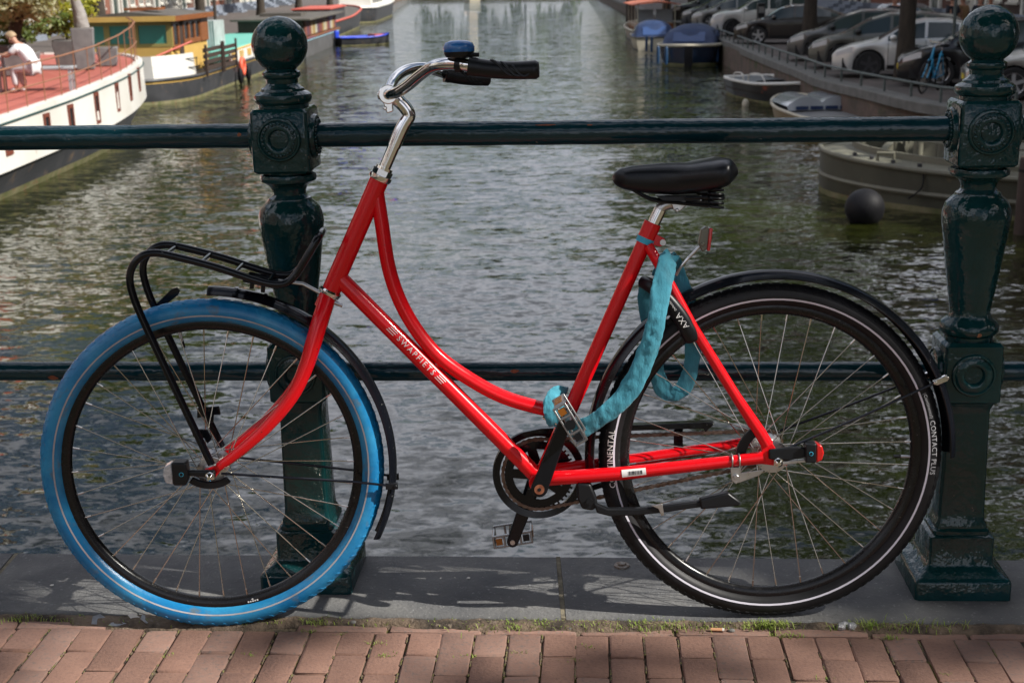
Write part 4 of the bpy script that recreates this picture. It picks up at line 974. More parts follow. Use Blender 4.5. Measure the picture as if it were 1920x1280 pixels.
for i, (x, y, nm) in enumerate(((-5.0, -2.2, 'unseen elm added behind the viewer to the left to block overhead sky'), (3.6, -2.4, 'unseen elm added behind the viewer to the right to block overhead sky'))):  # unseen elms added so their flat crowns cut overhead sky light on the foreground
    tree(x, y, 15.0, (5.2, 5.0, 2.2), 150+i, nm, 15000, .24, sky_block_keep, .3, base=-.012, group='elms added behind the viewer to block sky light', clump=220)
tree(19.0, 8.5, 17, (5.0, 5.0, 4.8), 92, 'elm on the right quay beside the corner elm', 9000, .24, shade_keep, .3, clump=200)
tree(rqx(33)+1.85, 33.1, 15, (4.6, 4.6, 4.4), 5, 'elm trunk on the right quay between the white sedan and the black car', 4200, .26, None, .215)
tree(11.3, 50.5, 15.5, (4.6, 4.6, 4.4), 6, 'elm trunk on the right quay behind the dark grey cars', 4200, .26, None, .26)
tree(12.4, 20.5, 15, (3.6, 4.6, 4.2), 7, 'elm on the right quay nearest behind the post with its crown overhead', 3000, .26, None, .24)
for i, (y, nm) in enumerate(((70, 'third'), (90, 'fourth'), (110, 'fifth'), (135, 'sixth'), (165, 'seventh'), (200, 'eighth'))):
    tree(rqx(y)+2.1, y, 15+(i % 3), (5, 5.4, 4.8), 30+i, f'{nm} visible elm along the right quay from the bridge', 3000, .34)
for i, (x, y, nm) in enumerate(((-17.9, 60, 'elm on the left quay with its trunk left of the wheelhouse roof'), (-17.5, 78, 'elm on the left quay behind the panelled houseboat'), (-18, 100, 'elm on the left quay behind the dark barge'), (-19, 125, 'elm on the left quay behind the far white boat'), (-20, 155, 'second last elm on the left quay'), (-23, 195, 'last elm on the left quay'))):
    tree(x, y, 14.5+(i % 3), (3.2, 4.0, 4.0) if i == 0 else (3.6, 4.6, 4.4), 50+i, nm, 2600, .34, None, .3)
for i, x in enumerate((-14, -5, 4, 13)):
    tree(x, 285+3*(i % 2), 6.0, (6.5, 5, 3.4), 70+i, ['leftmost', 'second from left', 'third from left', 'rightmost'][i] + ' tree closing the far end of the canal', 2500, .5, base=-1.2, group='trees at the end of the canal', crown_c=(0, 0, 3.6), tr_r=.25)

# ================================================================== boats
m_hullw = mat('white_hull', (.74, .73, .69), .4, col2=(.64, .62, .57), nscale=.6, spots=(.35, .28, .2), sscale=3, sth=(.68, .8), coat=.2)
m_hullb = mat('black_hull', (.030, .032, .036), .5, col2=(.05, .05, .055), nscale=1.5, spots=(.14, .10, .07), sscale=2.5, sth=(.6, .75))
m_water_line = mat('weedy_waterline', (.20, .18, .10), .8, col2=(.10, .11, .04), nscale=4, spots=(.2, .09, .05), sscale=6, sth=(.6, .7))
m_reddeck = mat('red_deck', (.33, .085, .062), .75, col2=(.39, .115, .085), nscale=1.2)
m_wood = mat('varnished_wood', (.28, .10, .028), .4, col2=(.20, .065, .02), nscale=3, coat=.3, stretch=(1, 1, 6)); m_wood_d = mat('dark_wood', (.055, .035, .027), .7, col2=(.035, .024, .02), nscale=5); m_woodrail = mat('wood_rail', (.26, .12, .065), .6)
m_yel = mat('yellow_paint', (.58, .38, .11), .5, col2=(.52, .33, .09), nscale=2); m_yolive = mat('olive_cream_paint', (.30, .25, .08), .55); m_teal = mat('teal_paint', (.12, .42, .34), .6, col2=(.16, .46, .38), nscale=1.5); m_tealc = mat('teal_curtain', (.05, .24, .20), .35)
m_roofd = mat('roofing_felt', (.075, .068, .06), .85, col2=(.11, .10, .085), nscale=2); m_greyz = mat('grey_planter', (.14, .14, .145), .6, col2=(.2, .2, .2), nscale=5); m_corr = mat('corrugated_sheet', (.42, .46, .46), .5, col2=(.3, .34, .33), nscale=2)
m_navy = mat('navy_canvas', (.012, .028, .085), .6, col2=(.02, .045, .12), nscale=2, bump=.5, bscale=3, bdist=.05); m_navyh = mat('navy_hull', (.010, .022, .048), .25, coat=.4); m_cream = mat('cream_rub_rail', (.50, .46, .36), .6); m_vinyl = mat('clear_vinyl', (.28, .30, .32), .15); m_vinylb = mat('blue_vinyl', (.035, .075, .20), .15)
m_orange = mat('orange_canvas', (.50, .16, .09), .7, col2=(.42, .12, .07), nscale=2); m_greyhull = mat('green_grey_hull', (.085, .085, .062), .55, col2=(.06, .06, .045), nscale=2, spots=(.14, .12, .075), sscale=4, sth=(.62, .75)); m_greydeck = mat('green_grey_deck', (.17, .165, .12), .65, col2=(.13, .125, .095), nscale=2)
m_lifebuoy = mat('orange_buoy', (.78, .13, .07), .5); m_bluep = mat('blue_paint', (.02, .06, .55), .45); m_redp = mat('faded_red_paint', (.50, .10, .07), .6); m_lblue = mat('light_blue_stripe', (.30, .48, .58), .5); m_fend = mat('fender_rubber', (.008, .008, .010), .6, spec=.25, bump=.3, bscale=14, bdist=.01)

def hull(parent, L_, B, free, name='hull', m_=m_hullb, stern='round', bow=.35, sheer=.25, stern_f=.25, n=28, flare=.06, stripe=None, rub=None, deck=None, deck_z=-.05, keelm=None, full=.5, tube_r=.04, sheer_s=0):
    """boat along +Y, stern at 0, bow at L; waterline z=0"""
    def hb(t):
        f = 1.0
        if t > 1-bow: f = max(0, 1-((t-(1-bow))/bow)**(1/full))**full if False else sqrt(max(0, 1-((t-(1-bow))/bow)**2))**(1.15)
        if stern == 'round' and t < stern_f: f = sqrt(max(0, 1-((stern_f-t)/stern_f)**2))
        if stern == 'transom' and t < stern_f: f = .80 + .20*t/stern_f
        return B/2*max(.012, f)
    def zt(t): return free + sheer*max(0, (t-.45)/.55)**2 + sheer_s*max(0, (.3-t)/.3)**2
    ts = [i/n for i in range(n+1)]; secs = []
    for t in ts:
        h, z = hb(t), zt(t); y = t*L_; yo = (.10*L_*flare*3 if t == 1 else 0)
        def ring(k, zz): return (max(.01, h*k), zz)
        o = [ring(.55, -.35), ring(1-flare*1.6, 0), ring(1-flare*.6, z*.5), ring(1, z)]
        secs.append([V((x, y, zz)) for x, zz in reversed(o)] + [V((-x, y, zz)) for x, zz in o])
    mb = MB().loft(secs, close=False, cap=False); k = len(secs[0]); mb.add(secs[0], [tuple(range(k))]); hl = mb.build(name, m_, parent, 50)
    if deck:
        mb = MB().loft([[V((hb(t)*.985, t*L_, zt(t)+deck_z)), V((0, t*L_, zt(t)+deck_z+.03)), V((-hb(t)*.985, t*L_, zt(t)+deck_z))] for t in ts], close=False, cap=False); mb.build('deck', deck, parent, 60)
    if rub:
        P = [V((hb(t)*1.01, t*L_, zt(t))) for t in ts]; Q = [V((-hb(t)*1.01, t*L_, zt(t))) for t in reversed(ts)]
        MB().tube(P + Q, tube_r, 8, closed=(stern != 'open')).build('rub_rail', rub, parent)
    if keelm:
        mb = MB()
        for s in (1, -1): mb.loft([[V((s*(hb(t)*(1-flare*1.6)+.006), t*L_, -.05)), V((s*(hb(t)*(1-flare*1.5)+.010), t*L_, .09))] for t in ts], close=False, cap=False)
        mb.build('waterline_band', keelm, parent, 50)
    if stripe:
        mb = MB()
        for s in (1, -1): mb.loft([[V((s*(lerp(hb(t)*(1-flare*.6), hb(t), q)+.008), t*L_, lerp(zt(t)*.5, zt(t), q))) for q in stripe[1]] for t in ts], close=False, cap=False)
        mb.build('stripe', stripe[0], parent, 50)
    return hb, zt

# ---- white houseboat, left
wb = empty('houseboat', (-8.4, 22, ZW), 0, 'long white houseboat with a red deck and narrow brown framed windows', 'houseboat'); wo = V((-8.4, 22, ZW))
edge = [(-8.45, 10), (-8.40, 16), (-8.38, 22), (-8.40, 25.8), (-8.46, 28.2), (-8.62, 30.5), (-8.92, 32.6), (-9.35, 34.6), (-9.95, 36.2), (-10.8, 37.4), (-12.0, 38.0), (-13.0, 38.0)]
E_ = smooth_path([(x, y, 0) for x, y in edge], 4)
def wtop(y): return interp(y, [(10, -.80), (22, -.725), (25.8, -.655), (28.3, -.58), (32, -.50), (38, -.44)])
def wbnd(y): return interp(y, [(10, -1.66), (22, -1.62), (28, -1.55), (33, -1.42), (38, -1.34)])
def wband(z0f, z1f, dx0=0, dx1=0): return [[V((p.x-d0, p.y-d0*.3, z)) - wo for z, d0 in ((z0f(p.y), dx0), (z1f(p.y), dx1))] for p in E_]
MB().loft([[V((p.x-(.32 if z < -2 else .10 if z < -1.7 else 0)*(1+max(0, p.y-30)*.12), p.y-(.25 if z < -2 else 0)*max(0, p.y-30)*.12, z)) - wo for z in (-2.6, -2.14, wbnd(p.y))] for p in E_], close=False, cap=False).build('lower_hull', m_hullb, wb, 50)
MB().loft([[V((p.x-dx*(1+max(0, p.y-30)*.12)+.012, p.y, z)) - wo for z, dx in ((-2.18, .33), (-2.04, .27))] for p in E_], close=False, cap=False).build('waterline_band', m_water_line, wb, 50)
MB().loft([[V((p.x+dx, p.y, z)) - wo for z, dx in ((wbnd(p.y), 0), (wbnd(p.y)+.01, .05), (lerp(wbnd(p.y), wtop(p.y), .5), .03), (wtop(p.y)-.01, .02), (wtop(p.y), -.02), (wtop(p.y), -.16), (wtop(p.y)-.06, -.17))] for p in E_], close=False, cap=False).build('hull', m_hullw, wb, 50)
tb('rubbing_strip', [V((p.x+.04, p.y, wtop(p.y)-.11)) - wo for p in E_], .018, mat('dark_teal_line', (.02, .06, .055), .5), wb, 6)
MB().loft([[V((p.x-.16, p.y, wtop(p.y)-.055)) - wo, V((-13.4, p.y, wtop(p.y)-.055)) - wo] for p in E_], close=False, cap=False).build('deck', m_reddeck, wb, 50)
m_brownf = mat('brown_window_frame', (.16, .045, .028), .5)
def hull_x(y): return interp(y, [(b, a) for a, b in edge])
for (y, z0, z1) in ((20.3, -1.36, -.92), (22.2, -1.36, -.90), (24.2, -1.36, -.86), (25.6, -1.36, -.83), (27.4, -1.38, -.75), (29.2, -1.31, -.69), (30.7, -1.20, -.60), (32.3, -1.12, -.56)):
    xx = hull_x(y) + .03; ang_ = atan2(hull_x(y+.3)-hull_x(y-.3), .6); R_ = M.Translation(V((xx, y, (z0+z1)/2)) - wo) @ M.Rotation(-ang_, 4, 'Z')
    w = MB(); hh = (z1-z0)/2
    for (a, b, c, d) in ((-.16, -.10, -hh, hh), (.10, .16, -hh, hh), (-.10, .10, -hh, -hh+.07), (-.10, .10, hh-.07, hh)): w.b2(-.03, .03, a, b, c, d)
    o = w.build('window', m_brownf, wb); o.matrix_local = R_; MB().b2(-.02, .012, -.10, .10, -hh+.07, hh-.07).build('pane', m_pane, o)
# deck rail
posts = [p for i, p in enumerate(E_) if 16 < p.y < 36.5]
rp = MB().tube([(0, 0, -.05), (0, 0, .78)], .010, 6).mesh('rail_post', m_woodrail)
cum_ = 0; last = None; topl, midl = [], []
for p in [V((hull_x(y), y, 0)) for y in [16+.16*i for i in range(128)]]:
    base = V((p.x-.09, p.y, wtop(p.y)+.0)) - wo; hh = .74 + .05*max(0, p.y-28)*.6
    topl.append(base + V((0, 0, hh*.98))); midl.append(base + V((0, 0, hh*.46)))
    if last is None or (p-last).length > .85:
        o = bpy.data.objects.new('rail_post', rp); link(o); o.parent = wb; o.location = base; o.scale = (1, 1, hh/.76); last = p
tb('top_rail', topl, .016, m_woodrail, wb, 8); tb('mid_rail', midl, .012, m_woodrail, wb, 8)
# red cabin with white skirt at the near end
DZ = wtop(25)-.055
MB().b2(-13.2+8.4, -9.72+8.4, -9, 2.9, DZ-.02-ZW, .05-ZW-.16).build('cabin_base', m_hullw, wb, bevel=.02); MB().b2(-13.2+8.4, -9.78+8.4, -9, 2.8, -.11-ZW, 1.1-ZW).build('cabin', mat('cabin_red', (.42, .075, .045), .55), wb, bevel=.02)
# things on the deck
def planter(x, y, w, h, label, foliage=None, rot=.2):
    z = wtop(y)-.05; r = empty('planter', (x, y, z), rot, label, 'planter', 'planters on the houseboat deck')
    MB().box((0, 0, h/2), (w*.8, w*.8, h), None, 0, (1.25, 1.25)).build('pot', m_greyz, r, bevel=.02)
    MB().box((0, 0, h+.004), (w*.9, w*.9, .01)).build('soil', m_dirt, r)
    return r, z
pr_, z_ = planter(-11.0, 30.6, .8, .5, 'wide grey planter holding the olive tree')
ol = empty('olive_tree', (-11.0, 30.6, z_+.5), 0, 'gnarled olive tree with grey green leaves on the houseboat deck', 'tree')
tb('trunk', smooth_path([(0, 0, -.3), (.03, .02, .15), (-.06, 0, .45), (.05, .02, .8), (-.05, 0, 1.05)], 4), [.17, .17, .16, .15, .16, .14, .13, .13, .14, .15, .14, .13, .12, .11, .10, .09, .08], m_bark, ol, 10)
lm_ = MB()
for k in range(8):
    a = k*.8; lm_.tube([(0, 0, .9), (cos(a)*.4, sin(a)*.4, 1.25), (cos(a)*.75, sin(a)*.75, 1.55+.2*(k % 3))], [.06, .04, .015], 6)
lm_.build('limbs', m_bark, ol); mb = MB(); leaves(mb, (0, 0, 1.65), (1.25, 1.25, .95), 6500, .075, random.Random(4), None, 55); mb.build('crown', m_olive, ol, 0)
pr_, z_ = planter(-10.75, 33.2, .62, .62, 'dark grey planter with a yellow green bush', rot=.1)
yb = empty('yellow_bush', (-10.75, 33.2, z_+.62), 0, 'yellow flowering bush in the dark grey planter', 'plant')
tb('stem', [(0, 0, -.1), (.02, 0, .3)], .03, m_bark, yb, 6); mb = MB(); leaves(mb, (.12, 0, .72), (.55, .5, .62), 2200, .06, random.Random(5), None, 18); mb.build('crown', m_yellow, yb, 0); mb = MB(); leaves(mb, (-.25, -.25, .35), (.55, .4, .38), 1500, .055, random.Random(6), None, 14); mb.build('lower_leaves', m_bush, yb, 0)
pr_, z_ = planter(-11.6, 31.8, .6, .6, 'grey planter with a leafy green shrub beside the olive tree', rot=.3)
gb = empty('green_shrub', (-11.6, 31.8, z_+.6), 0, 'leafy green shrub behind the seated man', 'plant'); tb('stem', [(0, 0, -.1), (0, 0, .4)], .03, m_bark, gb, 6); mb = MB(); leaves(mb, (.3, 0, .55), (.7, .6, .6), 2400, .075, random.Random(8), None, 22); mb.build('crown', m_bush, gb, 0)
pr_, z_ = planter(-9.95, 31.9, .52, .95, 'tall square grey planter with a driftwood trunk', rot=.25)
dw = empty('driftwood', (-9.95, 31.9, z_+.9), 0, 'pale grey driftwood trunk standing in the tall planter', 'driftwood'); tb('trunk', smooth_path([(0, 0, 0), (-.02, 0, .35), (-.10, 0, .70), (-.13, 0, 1.0), (-.05, 0, 1.25), (-.16, 0, 1.6), (-.13, 0, 2.0)], 4), [.19, .18, .17, .16, .15, .14, .13, .12, .11, .10, .10, .12, .14, .15, .13, .11, .09, .09, .09, .085, .08, .07, .06, .05, .05], mat('driftwood_grey', (.33, .31, .29), .8, col2=(.22, .2, .19), nscale=4, bump=.8, bscale=8, bdist=.05), dw, 10)
planter(-9.7, 32.9, .5, .45, 'low grey square planter beside the driftwood planter', rot=.25)
gm = empty('bench', (-9.45, 27.1, wtop(27)-.05), .12, 'light grey metal bench on the red deck', 'bench'); m_bench = mat('bench_grey', (.40, .42, .44), .4, metal=.3)
MB().box((0, 0, .44), (1.5, .5, .05)).build('seat', m_bench, gm, bevel=.01)
for sx in (-.68, .68):
    for sy in (-.2, .2): MB().box((sx, sy, .21), (.06, .05, .42)).build('leg', m_bench, gm)
tbl = empty('table', (-10.35, 26.6, wtop(26.6)-.05), .1, 'small grey table in front of the seated man', 'table'); MB().box((0, 0, .72), (.8, .8, .04)).build('tabletop', m_bench, tbl, bevel=.01)
for sx in (-.34, .34):
    for sy in (-.34, .34): MB().box((sx, sy, .35), (.05, .05, .70)).build('leg', m_bench, tbl)

# ================================================================== people
m_skin = mat('skin', (.42, .22, .15), .55); m_hairb = mat('blond_hair', (.34, .24, .14), .6); m_haird = mat('dark_hair', (.03, .02, .015), .6); m_shirtw = mat('white_cotton', (.68, .68, .70), .8); m_trw = mat('pale_trousers', (.60, .60, .62), .8); m_dark = mat('dark_cloth', (.02, .022, .03), .85); m_jeans = mat('blue_jeans', (.05, .08, .15), .85); m_shoe = mat('shoe_leather', (.05, .035, .03), .6); m_tan = mat('tan_coat', (.25, .15, .07), .85); m_grey_c = mat('grey_cloth', (.18, .18, .2), .85)
def skin_body(name, verts, edges, radii, m_, parent, sub=2):
    me = bpy.data.meshes.new(name); me.from_pydata(verts, edges, []); o = bpy.data.objects.new(name, me); link(o); o.parent = parent
    sk = o.modifiers.new('skin', 'SKIN'); sk.use_smooth_shade = True
    if not me.skin_vertices: 
        bpy.context.view_layer.objects.active = o
    for i, sv in enumerate(me.skin_vertices[0].data): sv.radius = (radii[i], radii[i]) if not isinstance(radii[i], tuple) else radii[i]; sv.use_root = (i == 0)
    s = o.modifiers.new('sub', 'SUBSURF'); s.levels = sub; s.render_levels = sub; me.materials.append(m_); return o
def person(loc, rz, label, pose, shirt, trous, hair, shoes, s=1.0):
    r = empty('person', loc, rz, label, 'person'); r.scale = (s, s, s)
    J = pose
    vs_, es, rd = [], [], []
    def chain(keys, rads, start=None):
        prev = start
        for k, q in zip(keys, rads):
            vs_.append(J[k]); rd.append(q); i = len(vs_)-1
            if prev is not None: es.append((prev, i))
            prev = i
        return prev
    chain(['pelvis', 'belly', 'chest', 'neck', 'headb', 'headm', 'headt'], [.13, .125, .145, .055, .07, .092, .055]); ch_, pl_ = 2, 0
    for sd in 'lr':
        chain([sd+'sh', sd+'el', sd+'wr', sd+'ha'], [.065, .045, .034, .032], ch_)
        b = len(vs_)-1
        w_ = V(J[sd+'wr']); h_ = V(J[sd+'ha']); d_ = (h_-w_).normalized(); px_ = d_.cross(V((0, 0, 1)));  px_ = px_.normalized() if px_.length > .1 else V((1, 0, 0))
        for k, (off_, ln) in enumerate(((-.028, .07), (-.010, .085), (.009, .08), (.027, .06))):
            base = h_ + px_*off_; vs_.append(tuple(base + d_*.025)); rd.append(.0095); es.append((b, len(vs_)-1)); vs_.append(tuple(base + d_*ln + V((0, 0, -.012)))); rd.append(.008); es.append((len(vs_)-2, len(vs_)-1))
        vs_.append(tuple(h_ + px_*.045 + d_*.01)); rd.append(.010); es.append((b, len(vs_)-1))
        chain([sd+'hp', sd+'kn', sd+'an', sd+'to'], [.095, .065, .045, .04], pl_)
    skin_body('body', vs_, es, rd, m_skin, r)
    g = .016
    def cloth(name, segs, m_):
        v2, e2, r2 = [], [], []
        for keys, rads in segs:
            pv = None
            for k, q in zip(keys, rads):
                if k in [x for x, _ in v2]: i = [x for x, _ in v2].index(k)
                else: v2.append((k, J[k] if isinstance(k, str) else k)); r2.append(q+g); i = len(v2)-1
                if pv is not None: e2.append((pv, i))
                pv = i
        return skin_body(name, [p for _, p in v2], e2, r2, m_, r)
    def mixp(a, b, t): return tuple(V(J[a]).lerp(V(J[b]), t))
    cloth('shirt', [(['pelvis', 'belly', 'chest', mixp('chest', 'neck', .5)], [.135, .13, .15, .085])] + [(['chest', sd+'sh', mixp(sd+'sh', sd+'el', .75)], [.15, .07, .055]) for sd in 'lr'], shirt)
    cloth('trousers', [(['pelvis', sd+'hp', sd+'kn', mixp(sd+'kn', sd+'an', .9)], [.14, .1, .07, .058]) for sd in 'lr'], trous)
    for sd in 'lr': skin_body('shoe', [J[sd+'an'], tuple((V(J[sd+'an'])+V(J[sd+'to']))/2 + V((0, 0, -.02))), J[sd+'to']], [(0, 1), (1, 2)], [.055, .055, .045], shoes, r)
    hm, hf = V(J['headm']), V(J['face']); f = (hf-hm).normalized(); up = (V(J['headt'])-V(J['headb'])).normalized(); rt = f.cross(up).normalized(); fm = M((rt, f, up)).transposed()
    hr_ = MB(); secs = []
    for i in range(9):
        a = lerp(.1, pi*.62, i/8)
        secs.append([hm + up*.035 - f*.012 + fm @ V((.108*sin(a)*cos(2*pi*j/16), .118*sin(a)*sin(2*pi*j/16)*(1 if sin(2*pi*j/16) < 0 else .80), .115*cos(a)*1.05 + (.05 if sin(2*pi*j/16) > .3 else 0)*i/8)) for j in range(16)])
    hr_.loft(secs).build('hair', hair, r)
    fc = MB(); fc.sphere(hm + f*.098 - up*.02, (.016, .016, .022), 8, 6)
    for sx in (-1, 1): fc.sphere(hm + rt*.092*sx - up*.012, (.016, .022, .03), 8, 6)
    fc.build('nose_and_ears', m_skin, r)
    ey = MB()
    for sx in (-1, 1): ey.sphere(hm + f*.085 + rt*.034*sx + up*.012, .011, 8, 6)
    ey.build('eyes', m_haird, r); MB().tube([hm + f*.086 - up*.062 - rt*.025, hm + f*.092 - up*.064, hm + f*.086 - up*.062 + rt*.025], .006, 6).build('mouth', m_redp, r)
    return r
# seated man, faces -x (local +y forward -> rotate)
sit = dict(pelvis=(0, 0, .53), belly=(0, .08, .68), chest=(0, .24, .89), neck=(0, .36, 1.03), headb=(0, .40, 1.07), headm=(0, .46, 1.14), headt=(0, .51, 1.23), face=(0, .55, 1.08),
           lsh=(-.19, .28, .95), lel=(-.25, .47, .78), lwr=(-.18, .70, .80), lha=(-.16, .77, .80), rsh=(.19, .28, .95), rel=(.27, .47, .79), rwr=(.20, .69, .82), rha=(.17, .76, .81),
           lhp=(-.10, .06, .53), lkn=(-.13, .44, .50), lan=(-.13, .40, .09), lto=(-.13, .56, .04), rhp=(.10, .06, .53), rkn=(.13, .46, .50), ran=(.12, .34, .09), rto=(.12, .50, .04))
person((-9.35, 26.75, wtop(26.7)-.05), rad(80), 'seated person in white shirt and pale trousers leaning forward on the houseboat', sit, m_shirtw, m_trw, m_hairb, m_shirtw, .92)
stand = dict(pelvis=(0, 0, .95), belly=(0, 0, 1.08), chest=(0, 0, 1.32), neck=(0, 0, 1.50), headb=(0, .01, 1.56), headm=(0, .02, 1.65), headt=(0, .02, 1.76), face=(0, .12, 1.64),
             lsh=(-.18, 0, 1.42), lel=(-.23, -.03, 1.14), lwr=(-.22, .10, .93), lha=(-.21, .13, .86), rsh=(.18, 0, 1.42), rel=(.23, -.05, 1.14), rwr=(.23, .02, .90), rha=(.22, .05, .83),
             lhp=(-.09, 0, .92), lkn=(-.10, .10, .50), lan=(-.10, .10, .09), lto=(-.10, .26, .04), rhp=(.09, 0, .92), rkn=(.10, .02, .50), ran=(.10, -.16, .10), rto=(.10, 0, .04))
for (x, y, rz, lb, a, b, c) in ((13.4, 47.0, 2.6, 'person in dark clothes walking behind the white sedan', m_dark, m_dark, m_haird), (14.75, 45.0, .3, 'person in black standing left of the tan coat', m_dark, m_dark, m_haird), (15.25, 45.5, .5, 'person in a tan coat near the sign pole', m_tan, m_dark, m_hairb), (15.65, 45.0, 3.0, 'person in a black jacket right of the tan coat', m_dark, m_jeans, m_haird), (16.2, 45.6, 3.0, 'person in grey clothes behind the ball topped post', m_grey_c, m_jeans, m_haird)):
    person((x, y, ZQ), rz, lb, stand, a, b, c, m_shoe)

# ---- yellow wheelhouse barge
def boat(name, loc, heading, label, cat='boat', group=None):
    return empty(name, loc, heading, label, cat, group)
bg_ = boat('barge', (-11.75, 40.0, ZW), 0, 'black hulled barge with a yellow wheelhouse, wooden doors and teal deck', 'barge')
hb, zt = hull(bg_, 30, 3.95, .72, m_=m_hullb, stern='round', stern_f=.10, bow=.16, sheer=.5, flare=.02, stripe=(m_yel, (.72, .86)), rub=m_hullb, deck=m_roofd, keelm=m_water_line, tube_r=.05, n=60)
MB().loft([[V((s*hb(t)*.93, t*30, .74)), V((s*hb(t)*.90, t*30, 1.42))] for s, t in [(-1, q) for q in (.10, .07, .05, .03, .02)] + [(1, q) for q in (.02, .03, .05, .07, .10)]], close=False, cap=False).build('stern_bulwark', m_hullw, bg_, 50)
for s in (1,):
    MB().loft([[V((s*hb(t)*.95, t*30, .74)), V((s*hb(t)*.95-.03, t*30, .74+interp(t, [(.27, .36), (.5, .46), (.8, .6)]))), V((s*hb(t)*.95-.10, t*30, .74+interp(t, [(.27, .36), (.5, .46), (.8, .6)])))] for t in [.27+.02*i for i in range(28)]], close=False, cap=False).build('side_bulwark', m_hullw, bg_, 50)
    for k in range(4): MB().b2(1.78, 1.90, 8.6+1.5*k, 9.2+1.5*k, .86, 1.10).build('bulwark_panel', m_yel, bg_)
    tb('cap_rail', [(hb(t)*.95-.05, t*30, 1.14+interp(t, [(.27, 0), (.5, .10), (.8, .24)])) for t in [.27+.02*i for i in range(28)]], .04, m_yel, bg_, 6)
# wheelhouse: X -13.1..-10.5, Y 42.6..47.6 world
wx0, wx1, wy0, wy1 = -1.45, 1.25, 2.5, 7.6
MB().b2(wx0, wx1, wy0, wy1, .70, 1.62).build('wheelhouse_base', m_yel, bg_, bevel=.02)
MB().b2(wx0+.06, wx1-.06, wy0+.06, wy1-.06, 1.62, 2.42).build('wheelhouse_inside', m_tealc, bg_)
ph = MB()
for x in (wx0+.05, -.75, .15, wx1-.05): ph.b2(x-.09, x+.09, wy0, wy0+.10, 1.62, 2.42)
ph.b2(wx0, wx1, wy0-.01, wy0+.09, 2.28, 2.44); ph.b2(wx0, wx1, wy0-.01, wy0+.09, 1.62, 1.72)
ph.build('front_window_frame', m_yolive, bg_)
for a, b in ((wx0+.14, -.84), (-.66, .06), (.24, wx1-.14)): MB().b2(a, b, wy0+.03, wy0+.05, 1.72, 2.28).build('pane', m_tealc, bg_)
sdn = [(wy0+.10, wy0+.95, True), (wy0+1.55, wy0+2.35, False), (wy0+2.35, wy0+3.15, False), (wy0+3.15, wy0+3.95, False)]
for a, b, dr in sdn:
    f = MB(); z0 = 1.50 if dr else 1.62
    for (p, q, c, d) in ((a, a+.10, z0, 2.42), (b-.10, b, z0, 2.42), (a+.10, b-.10, z0, z0+.16), (a+.10, b-.10, 2.30, 2.42)): f.b2(wx1-.05, wx1+.05, p, q, c, d)
    o = f.build('window', m_wood, bg_); MB().b2(wx1-.02, wx1+.01, a+.10, b-.10, z0+.16, 2.30).build('pane', m_pane, o)
MB().b2(wx1-.04, wx1+.03, wy0+.98, wy0+1.50, .75, 2.42).build('door', m_wood_d, bg_); MB().b2(wx1-.05, wx1+.06, wy0+4.0, wy1, 1.62, 2.42).build('wood_panel', m_wood, bg_)
rf = MB(); rf.loft([[V((x, y, z)) for x, y, z in ((wx0-.25, yy, 2.42), (wx1+.22, yy, 2.42), (wx1+.22, yy, 2.56), (0, yy, 2.70), (wx0-.25, yy, 2.56))] for yy in (wy0-.25, wy1+.2)]); rf.build('wheelhouse_roof', m_roofd, bg_)
MB().b2(wx0-.26, wx1+.24, wy0-.28, wy0-.252, 2.40, 2.56).build('roof_edge', m_yel, bg_); MB().b2(wx1+.222, wx1+.25, wy0-.25, wy1+.2, 2.40, 2.56).build('roof_edge', m_wood, bg_)
MB().box((.1, wy0+1.5, 2.76), (1.1, .9, .08)).build('roof_hatch', m_wood, bg_)
MB().b2(-1.75, wx0-.12, 3.4, 8.2, .7, 2.15).build('wood_cabin', m_wood, bg_, bevel=.02)
MB().b2(-1.60, 1.5, 8.2, 25.5, .75, 1.18).build('hatch_cover', m_teal, bg_, bevel=.04)
sh_ = MB(); 
sh_.loft([[V((lerp(-1.3, .55, i/40), 12.0 + (.04 if i % 2 else 0), z)) for z in (1.18, 2.15)] for i in range(41)], close=False, cap=False); sh_.b2(-1.3, .55, 12.06, 14.0, 1.18, 2.12)
sh_.build('corrugated_shed', m_corr, bg_, 0)
MB().tube([(-.2, 16, 1.2), (-.2, 16, 5.2)], .07, 10).build('mast', m_wood_d, bg_)
tb('boom', [(wx1-.4, wy0-.5, 1.35), (wx1+.5, wy0+.6, 1.75)], .03, m_redp, bg_, 6)
# stern railing and boarding fence
m_ironb = mat('black_iron', (.015, .016, .018), .5)
sr = MB()
for (y, z) in ((2.0, 1.25), (2.0, .98)): sr.tube([(.35, 1.2, z+.02), (1.55, 1.7, z), (1.92, 2.9, z)], .018, 6)
for (x, y) in ((.5, 1.26), (.95, 1.45), (1.4, 1.64), (1.9, 2.9)): sr.tube([(x, y, .7), (x, y, 1.28)], .016, 6)
sr.build('stern_rail', m_ironb, bg_)
for s0, s1 in ((3.4, 6.0), (6.15, 8.4)):
    for k in range(4):
        z = .80 + .19*k - (.0 if s0 < 4 else .06); MB().b2(2.0, 2.05, s0, s1, z, z+.13).build('fence_board', m_wood_d, bg_)
    for y in (s0+.05, s1-.05): MB().b2(2.06, 2.12, y-.05, y+.05, .6, 1.62).build('fence_post', m_wood_d, bg_)
lb_ = empty('life_buoy', (-9.66, 49.3, ZW+.58), 0, 'orange life buoy hanging on the side of the black barge', 'life buoy')
MB().loft([[V((.08*cos(b), (.27+.08*sin(b))*cos(a), (.27+.08*sin(b))*sin(a))) for b in [2*pi*j/10 for j in range(10)]] for a in [2*pi*i/28 for i in range(28)]], loop=True).build('ring', m_lifebuoy, lb_, 60)
tb('rope', [(.05, 0, .27), (0, 0, .55)], .012, m_cream, lb_, 6)
